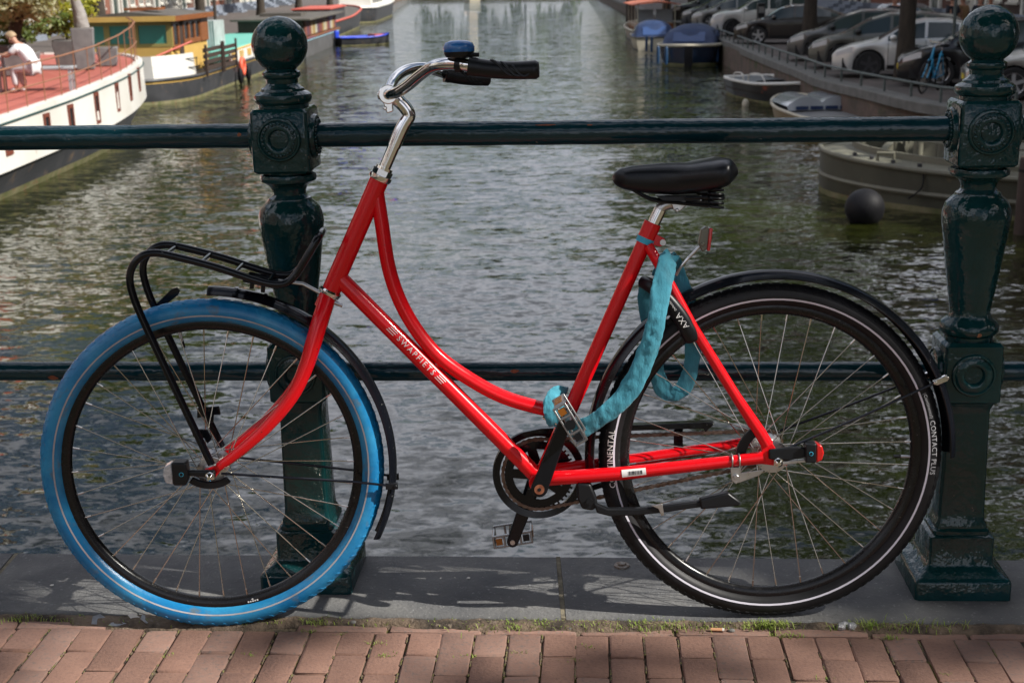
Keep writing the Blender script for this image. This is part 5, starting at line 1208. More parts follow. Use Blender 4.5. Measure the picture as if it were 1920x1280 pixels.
for y in (48.6, 50.1): tag(MB().sphere((0, 0, 0), (.11, .13, .30), 10, 8).build('fender', m_fend), f'black rubber fender hanging {"left" if y < 49 else "right"} of the orange life buoy', 'fender', 'fenders on the barge').location = (-9.62, y, ZW+.28)
# ---- low houseboat with striped panels
h4 = boat('houseboat', (-11.3, 65.3, ZW), rad(.6), 'low dark roofed houseboat with brown and purple panelled side', 'houseboat')
MB().b2(-1.7, 1.62, 0, 14.2, -.4, .74).build('hull', mat('grey_tarred_hull', (.10, .10, .105), .7, col2=(.07, .07, .07), nscale=1.5), h4, bevel=.03)
MB().b2(-1.72, 1.66, -.03, 14.24, .74, .84).build('stripe', m_lblue, h4); MB().b2(-1.73, 1.72, -.06, 14.3, .845, .93).build('ledge', m_wood, h4)
MB().b2(-1.6, 1.52, .05, 14.0, .93, 1.72).build('wall', m_wood_d, h4)
pc = [mat('panel_'+str(i), c, .6) for i, c in enumerate(((.20, .07, .05), (.42, .33, .20), (.11, .055, .085), (.30, .20, .07), (.17, .055, .045), (.38, .38, .30)))]
y = .5; k = 0; rr = random.Random(5)
while y < 13.6:
    w_ = rr.choice((.45, .6, .8)); MB().b2(1.522, 1.55, y, min(y+w_, 13.7), .98, 1.66).build('panel', pc[(k*2+k//3) % 6], h4); y += w_+.05; k += 1
MB().b2(-1.9, 1.95, -.3, 14.6, 1.72, 1.83).build('roof', m_roofd, h4, bevel=.03); MB().b2(-1.2, .9, 4, 6, 1.83, 2.0).build('roof_box', m_roofd, h4)
# ---- dark barge with red edge, far
h5 = boat('barge', (-12.6, 84, ZW), rad(1.5), 'dark barge with a red edged deck beyond the panelled houseboat', 'barge')
hull(h5, 27, 3.6, 1.05, m_=m_hullb, stern='round', stern_f=.1, bow=.15, sheer=.6, rub=m_redp, deck=m_roofd, keelm=m_water_line, tube_r=.07)
MB().b2(-1.2, 1.2, 5, 16, 1.0, 1.75).build('deckhouse', m_hullb, h5, bevel=.03); MB().b2(-1.3, 1.3, 4.9, 16.1, 1.75, 1.82).build('roof', m_redp, h5)
# ---- white topped boat, far
h6 = boat('motor_cruiser', (-13.4, 118, ZW), rad(1.0), 'far white topped cruiser with a dark hull on the left bank', 'boat')
hull(h6, 30, 4.2, 1.3, m_=m_hullb, stern='round', stern_f=.08, bow=.2, sheer=.5, rub=m_hullw, deck=m_hullw, keelm=m_water_line, tube_r=.10)
MB().b2(-1.5, 1.5, 4, 18, 1.28, 2.2).build('cabin', m_hullw, h6, bevel=.1)
for k in range(7): MB().b2(1.501, 1.53, 4.8+1.8*k, 5.7+1.8*k, 1.6, 1.95).build('window', m_pane, h6)
h7 = boat('rowing_boat', (-4.9, 215, ZW), rad(10), 'tiny pale boat far down the middle of the canal', 'boat'); hull(h7, 7, 2.2, .6, m_=m_cream, stern='transom', rub=m_hullw, deck=m_wood, keelm=None); MB().b2(-.7, .7, 2.2, 4.2, .5, 1.5).build('cabin', m_cream, h7, bevel=.1)
# ---- small blue and red motor boat
sb_ = boat('motor_boat', (-9.5, 76.6, ZW), rad(-62), 'small red and blue motor boat moored beside the panelled houseboat', 'boat')
hull(sb_, 2.9+.2, 1.45, .44, m_=m_hullb, stern='transom', bow=.55, sheer=.16, rub=m_bluep, deck=m_bluep, deck_z=-.01, keelm=m_water_line, flare=.1, tube_r=.045)
MB().prism([(-.52, 2.0), (.52, 2.0), (.30, 2.6), (0, 3.05), (-.30, 2.6)], .45, .58, lambda x, y, z: V((x, y, z))).build('foredeck', m_redp, sb_, fix=True)
MB().box((0, -.1, .62), (.20, .26, .42)).build('outboard_motor', m_bluep, sb_, bevel=.05)
# ---- right bank: salon boat
s1 = boat('salon_boat', (8.1, 73.2, ZW), rad(-1), 'wooden salon boat with an orange canvas roof on the right bank', 'boat')
hull(s1, 10, 2.5, .62, m_=mat('brown_white_hull', (.30, .22, .16), .5, col2=(.4, .36, .3), nscale=2), stern='round', stern_f=.2, bow=.35, sheer=.3, rub=m_cream, deck=m_wood, keelm=m_hullb, tube_r=.07, deck_z=-.25)
MB().b2(-1.0, 1.0, 1.2, 7.2, .3, 1.0).build('cabin', m_wood, s1, bevel=.03)
for x in (-1.0, 1.0):
    for y in (.35, 2.6, 4.9, 7.2): MB().tube([(x, y, .5), (x, y, 2.02)], .03, 6).build('stanchion', m_cream, s1)
MB().b2(-.95, -.1, 1.17, 1.20, 1.05, 1.75).build('windscreen', m_vinyl, s1); MB().b2(.05, .95, 1.17, 1.20, 1.05, 1.75).build('windscreen', m_vinyl, s1)
MB().loft([[V((x, y, 2.02 + .16*(1-(x/1.3)**2))) for x in (-1.3, -.9, -.45, 0, .45, .9, 1.3)] + [V((x, y, 1.97 + .14*(1-(x/1.3)**2))) for x in (1.3, .9, .45, 0, -.45, -.9, -1.3)] for y in (.1, 2.5, 5, 7.6)]).build('canvas_roof', m_orange, s1, 40)
# covered launches
def canopy(parent, y0, y1, hw, z0, h, m_, winm, steps=9, side_w=True):
    def arch(y, k, kh): return [V((hw*k*cos(a), y, z0 + h*kh*max(0, sin(a))**.62)) for a in [pi*j/14 for j in range(15)]]
    secs = [arch(y0, 1.0, .02), arch(y0+.12*(y1-y0), .98, .80), arch(y0+.22*(y1-y0), .97, 1.0), arch(y0+.6*(y1-y0), .97, 1.02), arch(y0+.8*(y1-y0), .93, .95), arch(y1, .80, .10)]
    MB().loft(secs, close=False, cap=False).build('canopy', m_, parent, 50)
    mb = MB()
    def pt(u, v):  # back panel window between section 0 and 1
        a = lerp(.30*pi, .70*pi, u); A = V((hw*1.0*cos(a), y0, z0 + h*.02*sin(a)**.62)); B = V((hw*.98*cos(a), y0+.12*(y1-y0), z0 + h*.80*sin(a)**.62)); return A.lerp(B, v) + V((0, -.03, .01))
    mb.add([pt(0, .2), pt(1, .2), pt(1, .9), pt(0, .9)], [(0, 1, 2, 3)]); mb.build('back_window', winm, parent)
    for s in (0, 1):
        mb = MB()
        def q(u, v):
            a = lerp(.10, .62, v); a = a if s == 0 else pi-a; y = lerp(y0+.20*(y1-y0), y0+.72*(y1-y0), u); return V((hw*.985*cos(a), y, z0 + h*max(0, sin(a))**.62 + .004))
        mb.add([q(0, .2), q(1, .2), q(1, .9), q(0, .9)], [(0, 1, 2, 3)]); mb.build('side_window', winm, parent)
s2 = boat('covered_launch', (7.2, 66.0, ZW), rad(-4), 'white launch under a navy canvas cover behind the dark blue one', 'boat', 'covered launches on the right bank')
hull(s2, 6.2, 2.2, .62, m_=m_cream, stern='transom', bow=.45, sheer=.2, rub=m_hullb, deck=m_navy, keelm=m_hullb, flare=.07); canopy(s2, .2, 4.2, .98, .60, .78, m_navy, m_vinylb)
s3 = boat('covered_launch', (7.25, 54.4, ZW), rad(-13), 'dark blue launch with cream rub rail under a blue canvas cover', 'boat', 'covered launches on the right bank')
hull(s3, 6.6, 2.55, .78, m_=m_navyh, stern='round', bow=.45, sheer=.1, rub=m_cream, deck=m_navy, keelm=m_water_line, flare=.08, tube_r=.065, deck_z=.0, stern_f=.16); canopy(s3, .5, 4.6, 1.10, .80, .74, m_navy, m_vinylb)
MB().b2(-.10, .22, -.12, 0, -.2, .75).build('rudder', m_fend, s3)
m_bf = mat('blue_fender', (.012, .05, .12), .5)
for i, (x, y, bb2) in enumerate(((6.1, 54.6, 'leftmost'), (6.35, 53.9, 'second'), (8.55, 54.9, 'right hand'))):
    tag(MB().lathe([(.0, -.36), (.05, -.34), (.065, -.26), (.065, .26), (.05, .34), (.02, .38)], 12).build('fender', m_bf), f'{bb2} blue fender hanging off the dark blue launch', 'fender', 'blue fenders').location = (x, y, ZW+.42)
for i, (x, y, bb2) in enumerate(((6.62, 64.2, 'left hand'), (6.78, 63.4, 'right hand'))):
    tag(MB().lathe([(.0, -.36), (.05, -.34), (.065, -.26), (.065, .26), (.05, .34), (.02, .38)], 12).build('fender', m_bf), f'{bb2} blue fender hanging off the white launch', 'fender', 'blue fenders').location = (x, y, ZW+.40)
# open aluminium tender
s4 = boat('open_tender', (6.75, 40.3, ZW), rad(190), 'open black tender with white gunwale and a grey cover', 'boat')
s4.location = (7.35, 41.2, ZW)
hull(s4, 4.6, 1.85, .50, m_=mat('black_red_hull', (.02, .02, .022), .4, spots=(.2, .05, .03), sscale=2, sth=(.62, .7)), stern='transom', bow=.42, sheer=.12, rub=m_hullw, deck=m_wood_d, deck_z=-.26, keelm=m_water_line, flare=.08, tube_r=.045)
MB().loft([[V((x*.86, y, .44 + .10*(1-x*x))) for x in (-1, -.5, 0, .5, 1)] for y in (.25, .9, 1.7, 2.1)], close=False, cap=False).build('cover', mat('grey_cover', (.075, .085, .10), .45, bump=.5, bscale=3, bdist=.04), s4, 60)
for sx in (-1, 1):
    tb('hand_rail', smooth_path([(sx*.86, 2.4, .52), (sx*.84, 2.5, .74), (sx*.78, 3.2, .77), (sx*.70, 3.35, .56)], 4), .022, m_hullw, s4, 6)
    tb('hand_rail', smooth_path([(sx*.88, 1.2, .52), (sx*.86, 1.25, .70), (sx*.86, 1.9, .72), (sx*.86, 2.0, .53)], 4), .02, m_hullw, s4, 6)
tag(MB().sphere((0, 0, 0), (.10, .10, .15), 10, 8).build('buoy', m_cream), 'small pale buoy floating beside the open tender', 'buoy').location = (6.55, 36.9, ZW+.05)
# boat with arched clear hood, mostly behind the top rail
s5 = boat('hooded_sloop', (7.75, 29.0, ZW), rad(4), 'pale sloop with a double arched grey hood seen just above the top rail', 'boat')
hull(s5, 6.0, 1.9, .34, m_=mat('ochre_hull', (.30, .22, .12), .5), stern='transom', bow=.45, sheer=.15, rub=m_cream, deck=m_greyz, keelm=m_water_line, flare=.07)
hd_ = MB()
def hoodz(u): return .44 + .16*abs(sin(pi*u*2))**.8 + .08*sin(pi*u)
hd_.loft([[V((lerp(-.85, .85, u), y, (hoodz(u) if k else .34))) for u in [i/20 for i in range(21)]] for k, y in ((0, 3.0), (1, 3.1), (1, 4.6), (0, 4.9))], close=False, cap=False); hd_.build('hood', m_vinyl, s5, 50)
for k in range(4): MB().b2(-.66+.36*k, -.36+.36*k, 2.99, 3.02, .36, .44).build('hood_window', m_navy, s5)
# ---- green grey work boat near the bridge
axv = V((1, -.42, 0)).normalized(); bowp = V((5.22, 22.2, ZW)); Lg = 6.2; stp = bowp + axv*Lg
s6 = boat('work_boat', stp, atan2(-axv.y, -axv.x) - pi/2, 'green grey steel work boat with a bluff bow and open hold near the bridge', 'boat')
hbg, ztg = hull(s6, Lg, 4.7, .62, m_=m_greyhull, stern='transom', stern_f=.12, bow=.62, sheer=.10, rub=m_greydeck, keelm=m_water_line, flare=.03, tube_r=.045, n=48)
ts = [i/48 for i in range(49)]
def ins(t, d):                                   # point on the sheer line moved inboard
    x, y = hbg(t), t*Lg; c = V((0, Lg*.40)); v_ = V((x, y)) - c; k = max(.05, 1 - d/max(.1, v_.length)); return c + v_*k
for s in (1, -1):
    MB().loft([[V((s*hbg(t)*.995, t*Lg, ztg(t)+.0)), V((s*ins(t, .52)[0], ins(t, .52)[1], ztg(t)+.03))] for t in ts], close=False, cap=False).build('side_deck', m_greydeck, s6, 50)
    MB().loft([[V((s*ins(t, d)[0], ins(t, d)[1], ztg(t)+z)) for d, z in ((.52, -.30), (.52, .13), (.57, .13), (.57, -.45))] for t in ts], close=False, cap=False).build('coaming', m_greydeck, s6, 50)
    tb('strake', [(s*(hbg(t)*.985+.012), t*Lg, ztg(t)*.45) for t in ts], .04, m_greydeck, s6, 6)
    tb('grab_rail', [(s*ins(t, .62)[0], ins(t, .62)[1], ztg(t)+.34) for t in ts[10:46]], .018, m_greydeck, s6, 6)
    for t in (.25, .45, .62, .76, .88): MB().tube([(s*ins(t, .62)[0], ins(t, .62)[1], ztg(t)), (s*ins(t, .62)[0], ins(t, .62)[1], ztg(t)+.34)], .016, 6).build('stanchion', m_greydeck, s6)
MB().loft([[V((hbg(t)*.9, t*Lg, .02)), V((-hbg(t)*.9, t*Lg, .02))] for t in ts if t < .95], close=False, cap=False).build('hold_floor', m_hullb, s6)
MB().b2(-1.5, 1.3, .6, 3.1, .05, .62).build('engine_casing', m_greyhull, s6, bevel=.03); MB().b2(-1.6, 1.4, .5, 3.2, .62, .70).build('casing_top', m_greydeck, s6, bevel=.02)
for (x, y, h_) in ((-.3, 4.6, 1.15), (.55, 4.3, 1.2), (.9, 3.7, 1.1), (-.9, 3.9, .9)): MB().tube([(x, y, .02), (x, y, h_)], .075, 10).build('steel_post', m_greydeck, s6)
MB().tube([(.45, 5.05, .50), (.52, 5.15, .52)], .27, 20).build('reel', m_greydeck, s6)
MB().sphere((-.2, 3.5, .5), (.16, .12, .12), 10, 7).build('red_can', m_redp, s6); MB().b2(.2, .6, 3.3, 3.6, .02, .55).build('crate', m_bluep, s6, bevel=.02)
for t in (.22, .34, .46, .56, .66, .74, .81, .87, .92):
    for s in (1, -1): p_ = ins(t, .22); MB().tube([(s*p_[0], p_[1], ztg(t)), (s*p_[0], p_[1], ztg(t)+.06)], .035, 8).build('deck_fitting', m_hullb, s6)
for s in (1, -1):
    for t in (.50, .84): p_ = ins(t, .27); MB().tube([(s*p_[0], p_[1]-.12, ztg(t)), (s*p_[0], p_[1]-.12, ztg(t)+.13), (s*p_[0], p_[1]+.12, ztg(t)+.13), (s*p_[0], p_[1]+.12, ztg(t))], .03, 6).build('bollard', m_greydeck, s6)
MB().tube([(1.9, Lg*.86, ztg(.9)), (1.9, Lg*.86, ztg(.9)+.16)], .06, 10).build('bow_bitt', m_greydeck, s6)
tb('fender_rope', smooth_path([(-hbg(.70)-.02, .70*Lg, ztg(.7)+.03), (-hbg(.70)-.05, .70*Lg, .40), (-hbg(.72)-.12, .73*Lg, .22)], 4), .012, m_fend, s6, 6)
fb = tag(MB().sphere((0, 0, 0), (.285, .285, .285), 28, 18).build('fender_ball', m_fend), 'large round black fender floating beside the grey work boat', 'fender'); fb.location = (5.16, 19.05, ZW+.20)
pl = empty('mooring_pile', (7.02, 17.9, ZW), 0, 'dark timber mooring pile at the right of the grey work boat', 'mooring pile'); MB().tube([(0, 0, -.6), (0, 0, 1.0), (0, 0, 1.06)], [.10, .10, .085], 14).build('timber', m_wood_d, pl); MB().tube([(0, 0, .86), (0, 0, .90)], .105, 14).build('iron_band', m_fend, pl)
for i, (x, y) in enumerate(((9.6, 103), (9.9, 107), (10.1, 112), (10.5, 118))):
    pl = empty('mooring_pile', (x, y, ZW), 0, ['nearest', 'second', 'third', 'farthest'][i] + ' far mooring pile standing off the right bank', 'mooring pile', 'far mooring piles'); MB().tube([(0, 0, -.6), (0, 0, 1.9), (0, 0, 2.0)], [.16, .15, .12], 10).build('timber', m_wood_d, pl); MB().tube([(0, 0, 1.7), (0, 0, 1.76)], .158, 10).build('iron_band', m_fend, pl)

# ================================================================== cars
m_glass = mat('car_glass', (.035, .05, .052), .05, spec=.8); m_tyre = mat('car_tyre', (.014, .014, .015), .7); m_alloy = mat('alloy_wheel', (.42, .42, .43), .3, metal=.8); m_alloyd = mat('dark_alloy', (.05, .05, .055), .35, metal=.5); m_trim = mat('car_trim', (.012, .012, .013), .45); m_lampc = mat('car_headlamp', (.55, .56, .57), .1, coat=.6); m_plate = mat('number_plate', (.60, .46, .03), .5); m_tail = mat('car_taillamp', (.35, .012, .012), .15)
def carmat(name, c): return mat(name, c, .3, metal=.35, coat=.9, coat_rough=.03)
CAR = {'sedan': dict(L=4.6, H=1.44, belt=[(-2.3, .80), (-1.9, .98), (-.8, .97), (.9, .90), (1.3, .86), (1.9, .78), (2.2, .66), (2.3, .56)], roof=[(-2.3, .80), (-1.95, 1.0), (-1.25, 1.26), (-.5, 1.43), (.1, 1.44), (.55, 1.34), (1.15, .98), (1.45, .90), (1.9, .80), (2.2, .68), (2.3, .58)], glass=(-1.55, .95)),
       'hatch': dict(L=4.3, H=1.50, belt=[(-2.15, .85), (-1.9, .98), (0, .95), (1.0, .91), (1.7, .83), (2.05, .70), (2.15, .55)], roof=[(-2.15, .90), (-2.05, 1.15), (-1.7, 1.42), (-.8, 1.52), (0, 1.50), (.55, 1.34), (1.15, 1.02), (1.4, .93), (1.75, .85), (2.05, .72), (2.15, .58)], glass=(-1.8, .95)),
       'suv': dict(L=4.6, H=1.68, belt=[(-2.3, .95), (-2.1, 1.08), (0, 1.08), (1.0, 1.05), (1.9, .98), (2.2, .85), (2.3, .62)], roof=[(-2.3, 1.0), (-2.2, 1.3), (-1.9, 1.60), (-.8, 1.70), (0, 1.67), (.5, 1.52), (1.1, 1.15), (1.4, 1.08), (1.9, 1.0), (2.2, .88), (2.3, .65)], glass=(-2.0, .90))}
def make_car(kind, paint, loc, phi, label, alloy=m_alloy, steer_=0):
    S = CAR[kind]; L_ = S['L']; r = empty('parked_car', loc, phi, label, 'car', 'cars parked along the right quay'); W = .90
    wr = .335 if kind != 'suv' else .36; wxs = (L_/2-.92, -L_/2+.92)
    def halfw(x): return W*(1-.20*max(0, (abs(x)-L_/2+.75)/.75)**2.2)
    def zbot(x):
        z = .20
        for wx in wxs:
            d = abs(x-wx); R_ = wr+.065
            if d < R_: z = max(z, wr-.02 + sqrt(R_*R_-d*d))
        return z
    xs = sorted(set([-L_/2 + L_*i/46 for i in range(47)] + [wx + s*(wr+.065)*cos(a) for wx in wxs for a in [pi*j/10 for j in range(11)] for s in (1,)]))
    def surf(x, s):
        h = halfw(x); b = interp(x, S['belt']); t = max(b+.004, interp(x, S['roof'])); zb = min(zbot(x), b-.03)
        if s <= 1: z = lerp(zb, b, s); k = 1 - .06*(1-s)**2 - .035*s**3; return V((x, h*k, z))
        if s <= 2: q = s-1; tum = min(1, (t-b)/.5); return V((x, h*(.965 - .19*q*tum - .03*q), lerp(b, t-.03*min(1, (t-b)/.1), q)))
        q = s-2; tum = min(1, (t-b)/.5); return V((x, h*(.965-.19*tum-.03)*(1-q), t - .03*(1-q)*min(1, (t-b)/.1) + .02*q))
    SS = [0, .15, .35, .6, .8, 1, 1.25, 1.5, 1.75, 2, 2.3, 2.65, 3]
    secs = []
    for x in xs:
        o = [surf(x, s) for s in SS]; secs.append(o + [V((p.x, -p.y, p.z)) for p in reversed(o[:-1])])
    mb = MB().loft(secs, close=False, cap=False); n_ = len(secs[0]); mb.add(secs[0], [tuple(range(n_))]); mb.add(secs[-1], [tuple(reversed(range(n_)))])
    mb.build('body', paint, r, 38)
    MB().b2(-L_/2+.25, L_/2-.25, -W+.08, W-.08, .19, .50).build('underbody', m_trim, r)
    g0, g1 = S['glass']; mids = [(g0, lerp(g0, g1, .30)), (lerp(g0, g1, .33), lerp(g0, g1, .62)), (lerp(g0, g1, .65), g1)]
    for sd in (1, -1):
        for a, b in mids:
            mb = MB(); N = 8; secs = []
            for i in range(N+1):
                x = lerp(a, b, i/N); bb, tt = interp(x, S['belt']), interp(x, S['roof']); hi = 1.90 if tt-bb > .3 else 1.75; o = []
                for s in (1.10, 1.35, 1.6, hi): p = surf(x, s); o.append(V((p.x, sd*(p.y+.006), p.z+.002)))
                secs.append(o)
            mb.loft(secs, close=False, cap=False).build('side_window', m_glass, r, 40)
    def sheet(x0, x1, s0, nm, m_, lift=.008, sm=3.0):
        mb = MB(); secs = []
        for i in range(7):
            x = lerp(x0, x1, i/6); o = [surf(x, s) for s in (s0, lerp(s0, 3, .3), lerp(s0, 3, .65), 3)]; o = o + [V((p.x, -p.y, p.z)) for p in reversed(o[:-1])]; secs.append([V((p.x+lift*.5, p.y, p.z+lift)) for p in o])
        mb.loft(secs, close=False, cap=False).build(nm, m_, r, 40)
    if kind == 'sedan': sheet(.50, 1.18, 2.06, 'windscreen', m_glass); sheet(-1.85, -1.15, 2.06, 'rear_window', m_glass)
    else: sheet(.48, 1.16, 2.06, 'windscreen', m_glass); sheet(-L_/2+.08, -L_/2+.42, 2.06, 'rear_window', m_glass)
    for wi_, wx in enumerate(wxs):
        for sd in (1, -1):
            wh = MB().lathe([(wr*.66, -.09), (wr*.93, -.10), (wr, -.075), (wr, .075), (wr*.93, .10), (wr*.66, .09), (wr*.64, .02)], 28, M.Rotation(pi/2, 4, 'X')).build('wheel', m_tyre, r)
            wh.location = (wx, sd*(W-.11), wr); wh.rotation_euler = (0, 0, steer_ if wi_ == 0 else 0)
            rm_ = MB(); rm_.loft([[V((q*cos(a), w*sd*-1*-1, q*sin(a))) for q, w in ((wr*.60, .085*sd), (wr*.67, .095*sd), (wr*.67, .02*sd), (wr*.60, .02*sd))] for a in [2*pi*i/28 for i in range(28)]], loop=True)
            for k in range(5):
                a = 2*pi*k/5+.3
                rm_.box((cos(a)*wr*.34, .078*sd, sin(a)*wr*.34), (wr*.60, .025, .075), M.Rotation(-a, 3, 'Y'))
            rm_.box((0, .075*sd, 0), (.12, .035, .12)); rm_.build('rim', alloy, wh, fix=True); MB().lathe([(.01, .0), (wr*.62, .0)], 20, M.Translation((0, .03*sd, 0)) @ M.Rotation(pi/2, 4, 'X')).build('brake_disc', m_trim, wh)
    for sd in (1, -1):
        mr = MB().sphere((.82, sd*(W+.08), interp(.82, S['belt'])+.10), (.09, .10, .075), 10, 7); mr.build('mirror', paint if kind != 'hatch' else m_trim, r)
        hl = MB(); x0, x1 = L_/2-.10, L_/2-.50
        secs = []
        for i in range(6):
            x = lerp(x1, x0, i/5); o = []
            for s in (.74, .85, .96): p = surf(x, s); o.append(V((p.x+.006, sd*(p.y+.008), p.z)))
            secs.append(o)
        hl.loft(secs, close=False, cap=False).build('headlamp', m_lampc, r, 40)
        tl = MB(); secs = []
        for i in range(4):
            x = lerp(-L_/2+.02, -L_/2+.28, i/3); o = []
            for s in (.72, .95): p = surf(x, s); o.append(V((p.x-.004, sd*(p.y+.008), p.z)))
            secs.append(o)
        tl.loft(secs, close=False, cap=False).build('tail_lamp', m_tail, r, 40)
        for x in (.22, -.75): MB().box((x, sd*(halfw(x)*.975), interp(x, S['belt'])-.12), (.17, .03, .03)).build('door_handle', m_trim, r)
        sl = MB(); secs = []
        for x in [lerp(-L_/2+1.35, L_/2-1.35, i/6) for i in range(7)]: secs.append([V((x, sd*(halfw(x)*.945+.006), .22)), V((x, sd*(halfw(x)*.965+.006), .33))])
        sl.loft(secs, close=False, cap=False).build('sill', m_trim, r)
        sm_l = MB()
        for dx in (.18,):   # shut lines of the doors
            for xx in (g1-.02, lerp(g0, g1, .635), lerp(g0, g1, .315)):
                P = [surf(xx, s) for s in (.2, .4, .6, .8, 1.0)]; sm_l.tube([V((p.x, sd*(p.y+.001), p.z)) for p in P], .006, 4)
        sm_l.build('door_gaps', m_trim, r)
    MB().b2(L_/2-.02, L_/2+.01, -.26, .26, .38, .49).build('number_plate', m_plate, r); MB().b2(L_/2-.10, L_/2+.004, -.55, .55, .26, .36).build('grille', m_trim, r)
    return r
P_ = {k: carmat('paint_'+k, c) for k, c in dict(white=(.66, .66, .64), pearl=(.60, .59, .56), black=(.016, .016, .018), darkgrey=(.10, .10, .10), olive=(.13, .13, .115), silver=(.42, .41, .38), brown=(.045, .038, .033), grey=(.24, .235, .225)).items()}
def park(wx, wy, deg, kind, paint, label, alloy=m_alloy, steer_=0):
    phi = rad(180+deg); L_ = CAR[kind]['L']; f = V((cos(phi), sin(phi))); l = V((-sin(phi), cos(phi)))
    o = V((wx, wy)) - f*(L_/2-.92) - l*.79
    return make_car(kind, P_[paint], (o.x, o.y, ZQ+.004), phi, label, alloy, steer_)
park(10.35, 27.5, -14, 'sedan', 'silver', 'silver beige car with its nose left of the right hand post')
park(9.95, 31.0, -15, 'hatch', 'black', 'black car behind the parked blue bicycle')
park(9.15, 34.1, -16, 'sedan', 'white', 'white sedan with dark wheels behind the elm trunk', m_alloyd)
park(9.3, 37.5, -16, 'hatch', 'olive', 'dark grey hatchback just left of the white sedan')
park(9.4, 40.9, -15, 'hatch', 'darkgrey', 'dark grey car second left of the white sedan')
park(9.6, 51.8, -12, 'sedan', 'brown', 'brown black sedan right of the white sport utility car')
park(9.8, 59.0, -8, 'suv', 'pearl', 'white sport utility car with turned front wheel behind the dark blue launch', m_alloyd, .35)
park(10.1, 67.4, -8, 'hatch', 'grey', 'mid grey car left of the white sport utility car')
park(10.1, 71.4, -8, 'hatch', 'darkgrey', 'dark grey car between the mid grey car and the farthest black car')
park(10.0, 75.0, -8, 'suv', 'black', 'farthest black car beside the wooden salon boat')
make_car('suv', P_['pearl'], (16.2, 38.0, ZQ+.004), rad(92), 'white sport utility car by the houses right of the post ball')
make_car('sedan', P_['darkgrey'], (15.2, 52.5, ZQ+.004), rad(93), 'dark car parked by the houses behind the elm trunk')
# ---- sign pole, charging post
sp1 = empty('sign_pole', (10.35, 31.4, ZQ), 0, 'thin grey sign pole standing behind the parked blue bicycle', 'sign pole'); MB().tube([(0, 0, 0), (0, 0, 3.2)], .038, 10).build('pole', m_qrail, sp1); MB().lathe([(.30, -.012), (.30, .012)], 24, M.Translation((0, -.05, 2.9)) @ M.Rotation(pi/2, 4, 'X')).build('sign_plate', m_bluep, sp1)
cp_ = empty('charging_post', (10.5, 56.2, ZQ), 0, 'black charging post between the brown sedan and the white sport utility car', 'charging post'); MB().b2(-.16, .16, -.12, .12, 0, 1.45).build('housing', m_trim, cp_, bevel=.03); MB().b2(-.11, .11, -.13, -.12, 1.05, 1.30).build('panel', m_alu, cp_)
tb('cable', smooth_path([(-.1, -.14, .9), (-.5, -.4, .3), (-1.0, -.5, .55)], 5), .02, m_trim, cp_, 6)
# ---- blue bicycle parked on the quay
m_bikeblue = mat('blue_frame_paint', (.015, .27, .50), .35, coat=.4)
b2p, b2q = V((9.10, 29.45, ZQ)), V((9.72, 30.28, ZQ)); d2 = (b2q-b2p).normalized()
q2 = M.Translation(b2p) @ M.Rotation(atan2(d2.y, d2.x), 4, 'Z') @ M.Rotation(rad(6), 4, 'X')
bb2 = empty('bicycle', label='blue city bicycle leaning by the black car on the right quay', cat='bicycle', mat=q2)
for nm, u0 in (('front_wheel', 0), ('rear_wheel', 1.04)):
    w2 = MB().loft([[V(((.33+.02*cos(b))*cos(a), .02*sin(b), (.33+.02*cos(b))*sin(a))) for b in [2*pi*j/8 for j in range(8)]] for a in [2*pi*i/36 for i in range(36)]], loop=True).build(nm, m_rubber, bb2); w2.location = (u0, 0, .35)
    sp2 = MB()
    for k in range(18): a = 2*pi*k/18; sp2.tube([(0, .02*(1 if k % 2 else -1), 0), (.31*cos(a), 0, .31*sin(a))], .0025, 4)
    tag(sp2.build('spokes', m_steel, w2), kind='stuff')
for nm, pts_, r_ in (('head_tube', [(.30, 0, .98), (.22, 0, .74)], .022), ('fork', [(.22, .04, .74), (.12, .05, .50), (0, .05, .35)], .016), ('fork', [(.22, -.04, .74), (.12, -.05, .50), (0, -.05, .35)], .016), ('top_tube', [(.29, 0, .90), (.34, 0, .72), (.48, 0, .54), (.66, 0, .47)], .018), ('down_tube', [(.24, 0, .76), (.62, 0, .30)], .019), ('seat_tube', [(.62, 0, .30), (.84, 0, .88)], .017), ('seat_stay', [(.82, .03, .82), (1.04, .06, .36)], .012), ('seat_stay', [(.82, -.03, .82), (1.04, -.06, .36)], .012), ('chain_stay', [(.62, .04, .31), (1.04, .06, .36)], .013), ('chain_stay', [(.62, -.04, .31), (1.04, -.06, .36)], .013)):
    tb(nm, smooth_path(pts_, 4), r_, m_bikeblue, bb2, 10)
tb('handlebar', smooth_path([(.52, -.29, 1.16), (.40, -.25, 1.18), (.30, -.12, 1.12), (.29, 0, 1.10), (.30, .12, 1.12), (.40, .25, 1.18), (.52, .29, 1.16)], 4), .012, m_chrome, bb2, 8)
tb('stem', [(.30, 0, .98), (.33, 0, 1.06), (.29, 0, 1.10)], .013, m_chrome, bb2, 8); tb('grip', [(.40, .25, 1.18), (.53, .29, 1.16)], .018, m_plastic, bb2, 8); tb('grip', [(.40, -.25, 1.18), (.53, -.29, 1.16)], .018, m_plastic, bb2, 8)
MB().loft([[V((u_, w_*cos(a), 1.0 + h_*sin(a))) for a in [2*pi*j/12 for j in range(12)]] for u_, w_, h_ in ((.74, .02, .02), (.78, .04, .035), (.88, .06, .04), (.96, .11, .045), (1.02, .10, .04), (1.04, .05, .02))]).build('saddle', m_sat, bb2, 60)
tb('seat_post', [(.84, 0, .86), (.87, 0, .98)], .013, m_chrome, bb2, 8)
tb('mudguard', [(1.04 + .375*cos(a), 0, .35 + .375*sin(a)) for a in [lerp(-.1, 3.2, i/24) for i in range(25)]], .022, m_black, bb2, 6, ell=(1.2, .25))
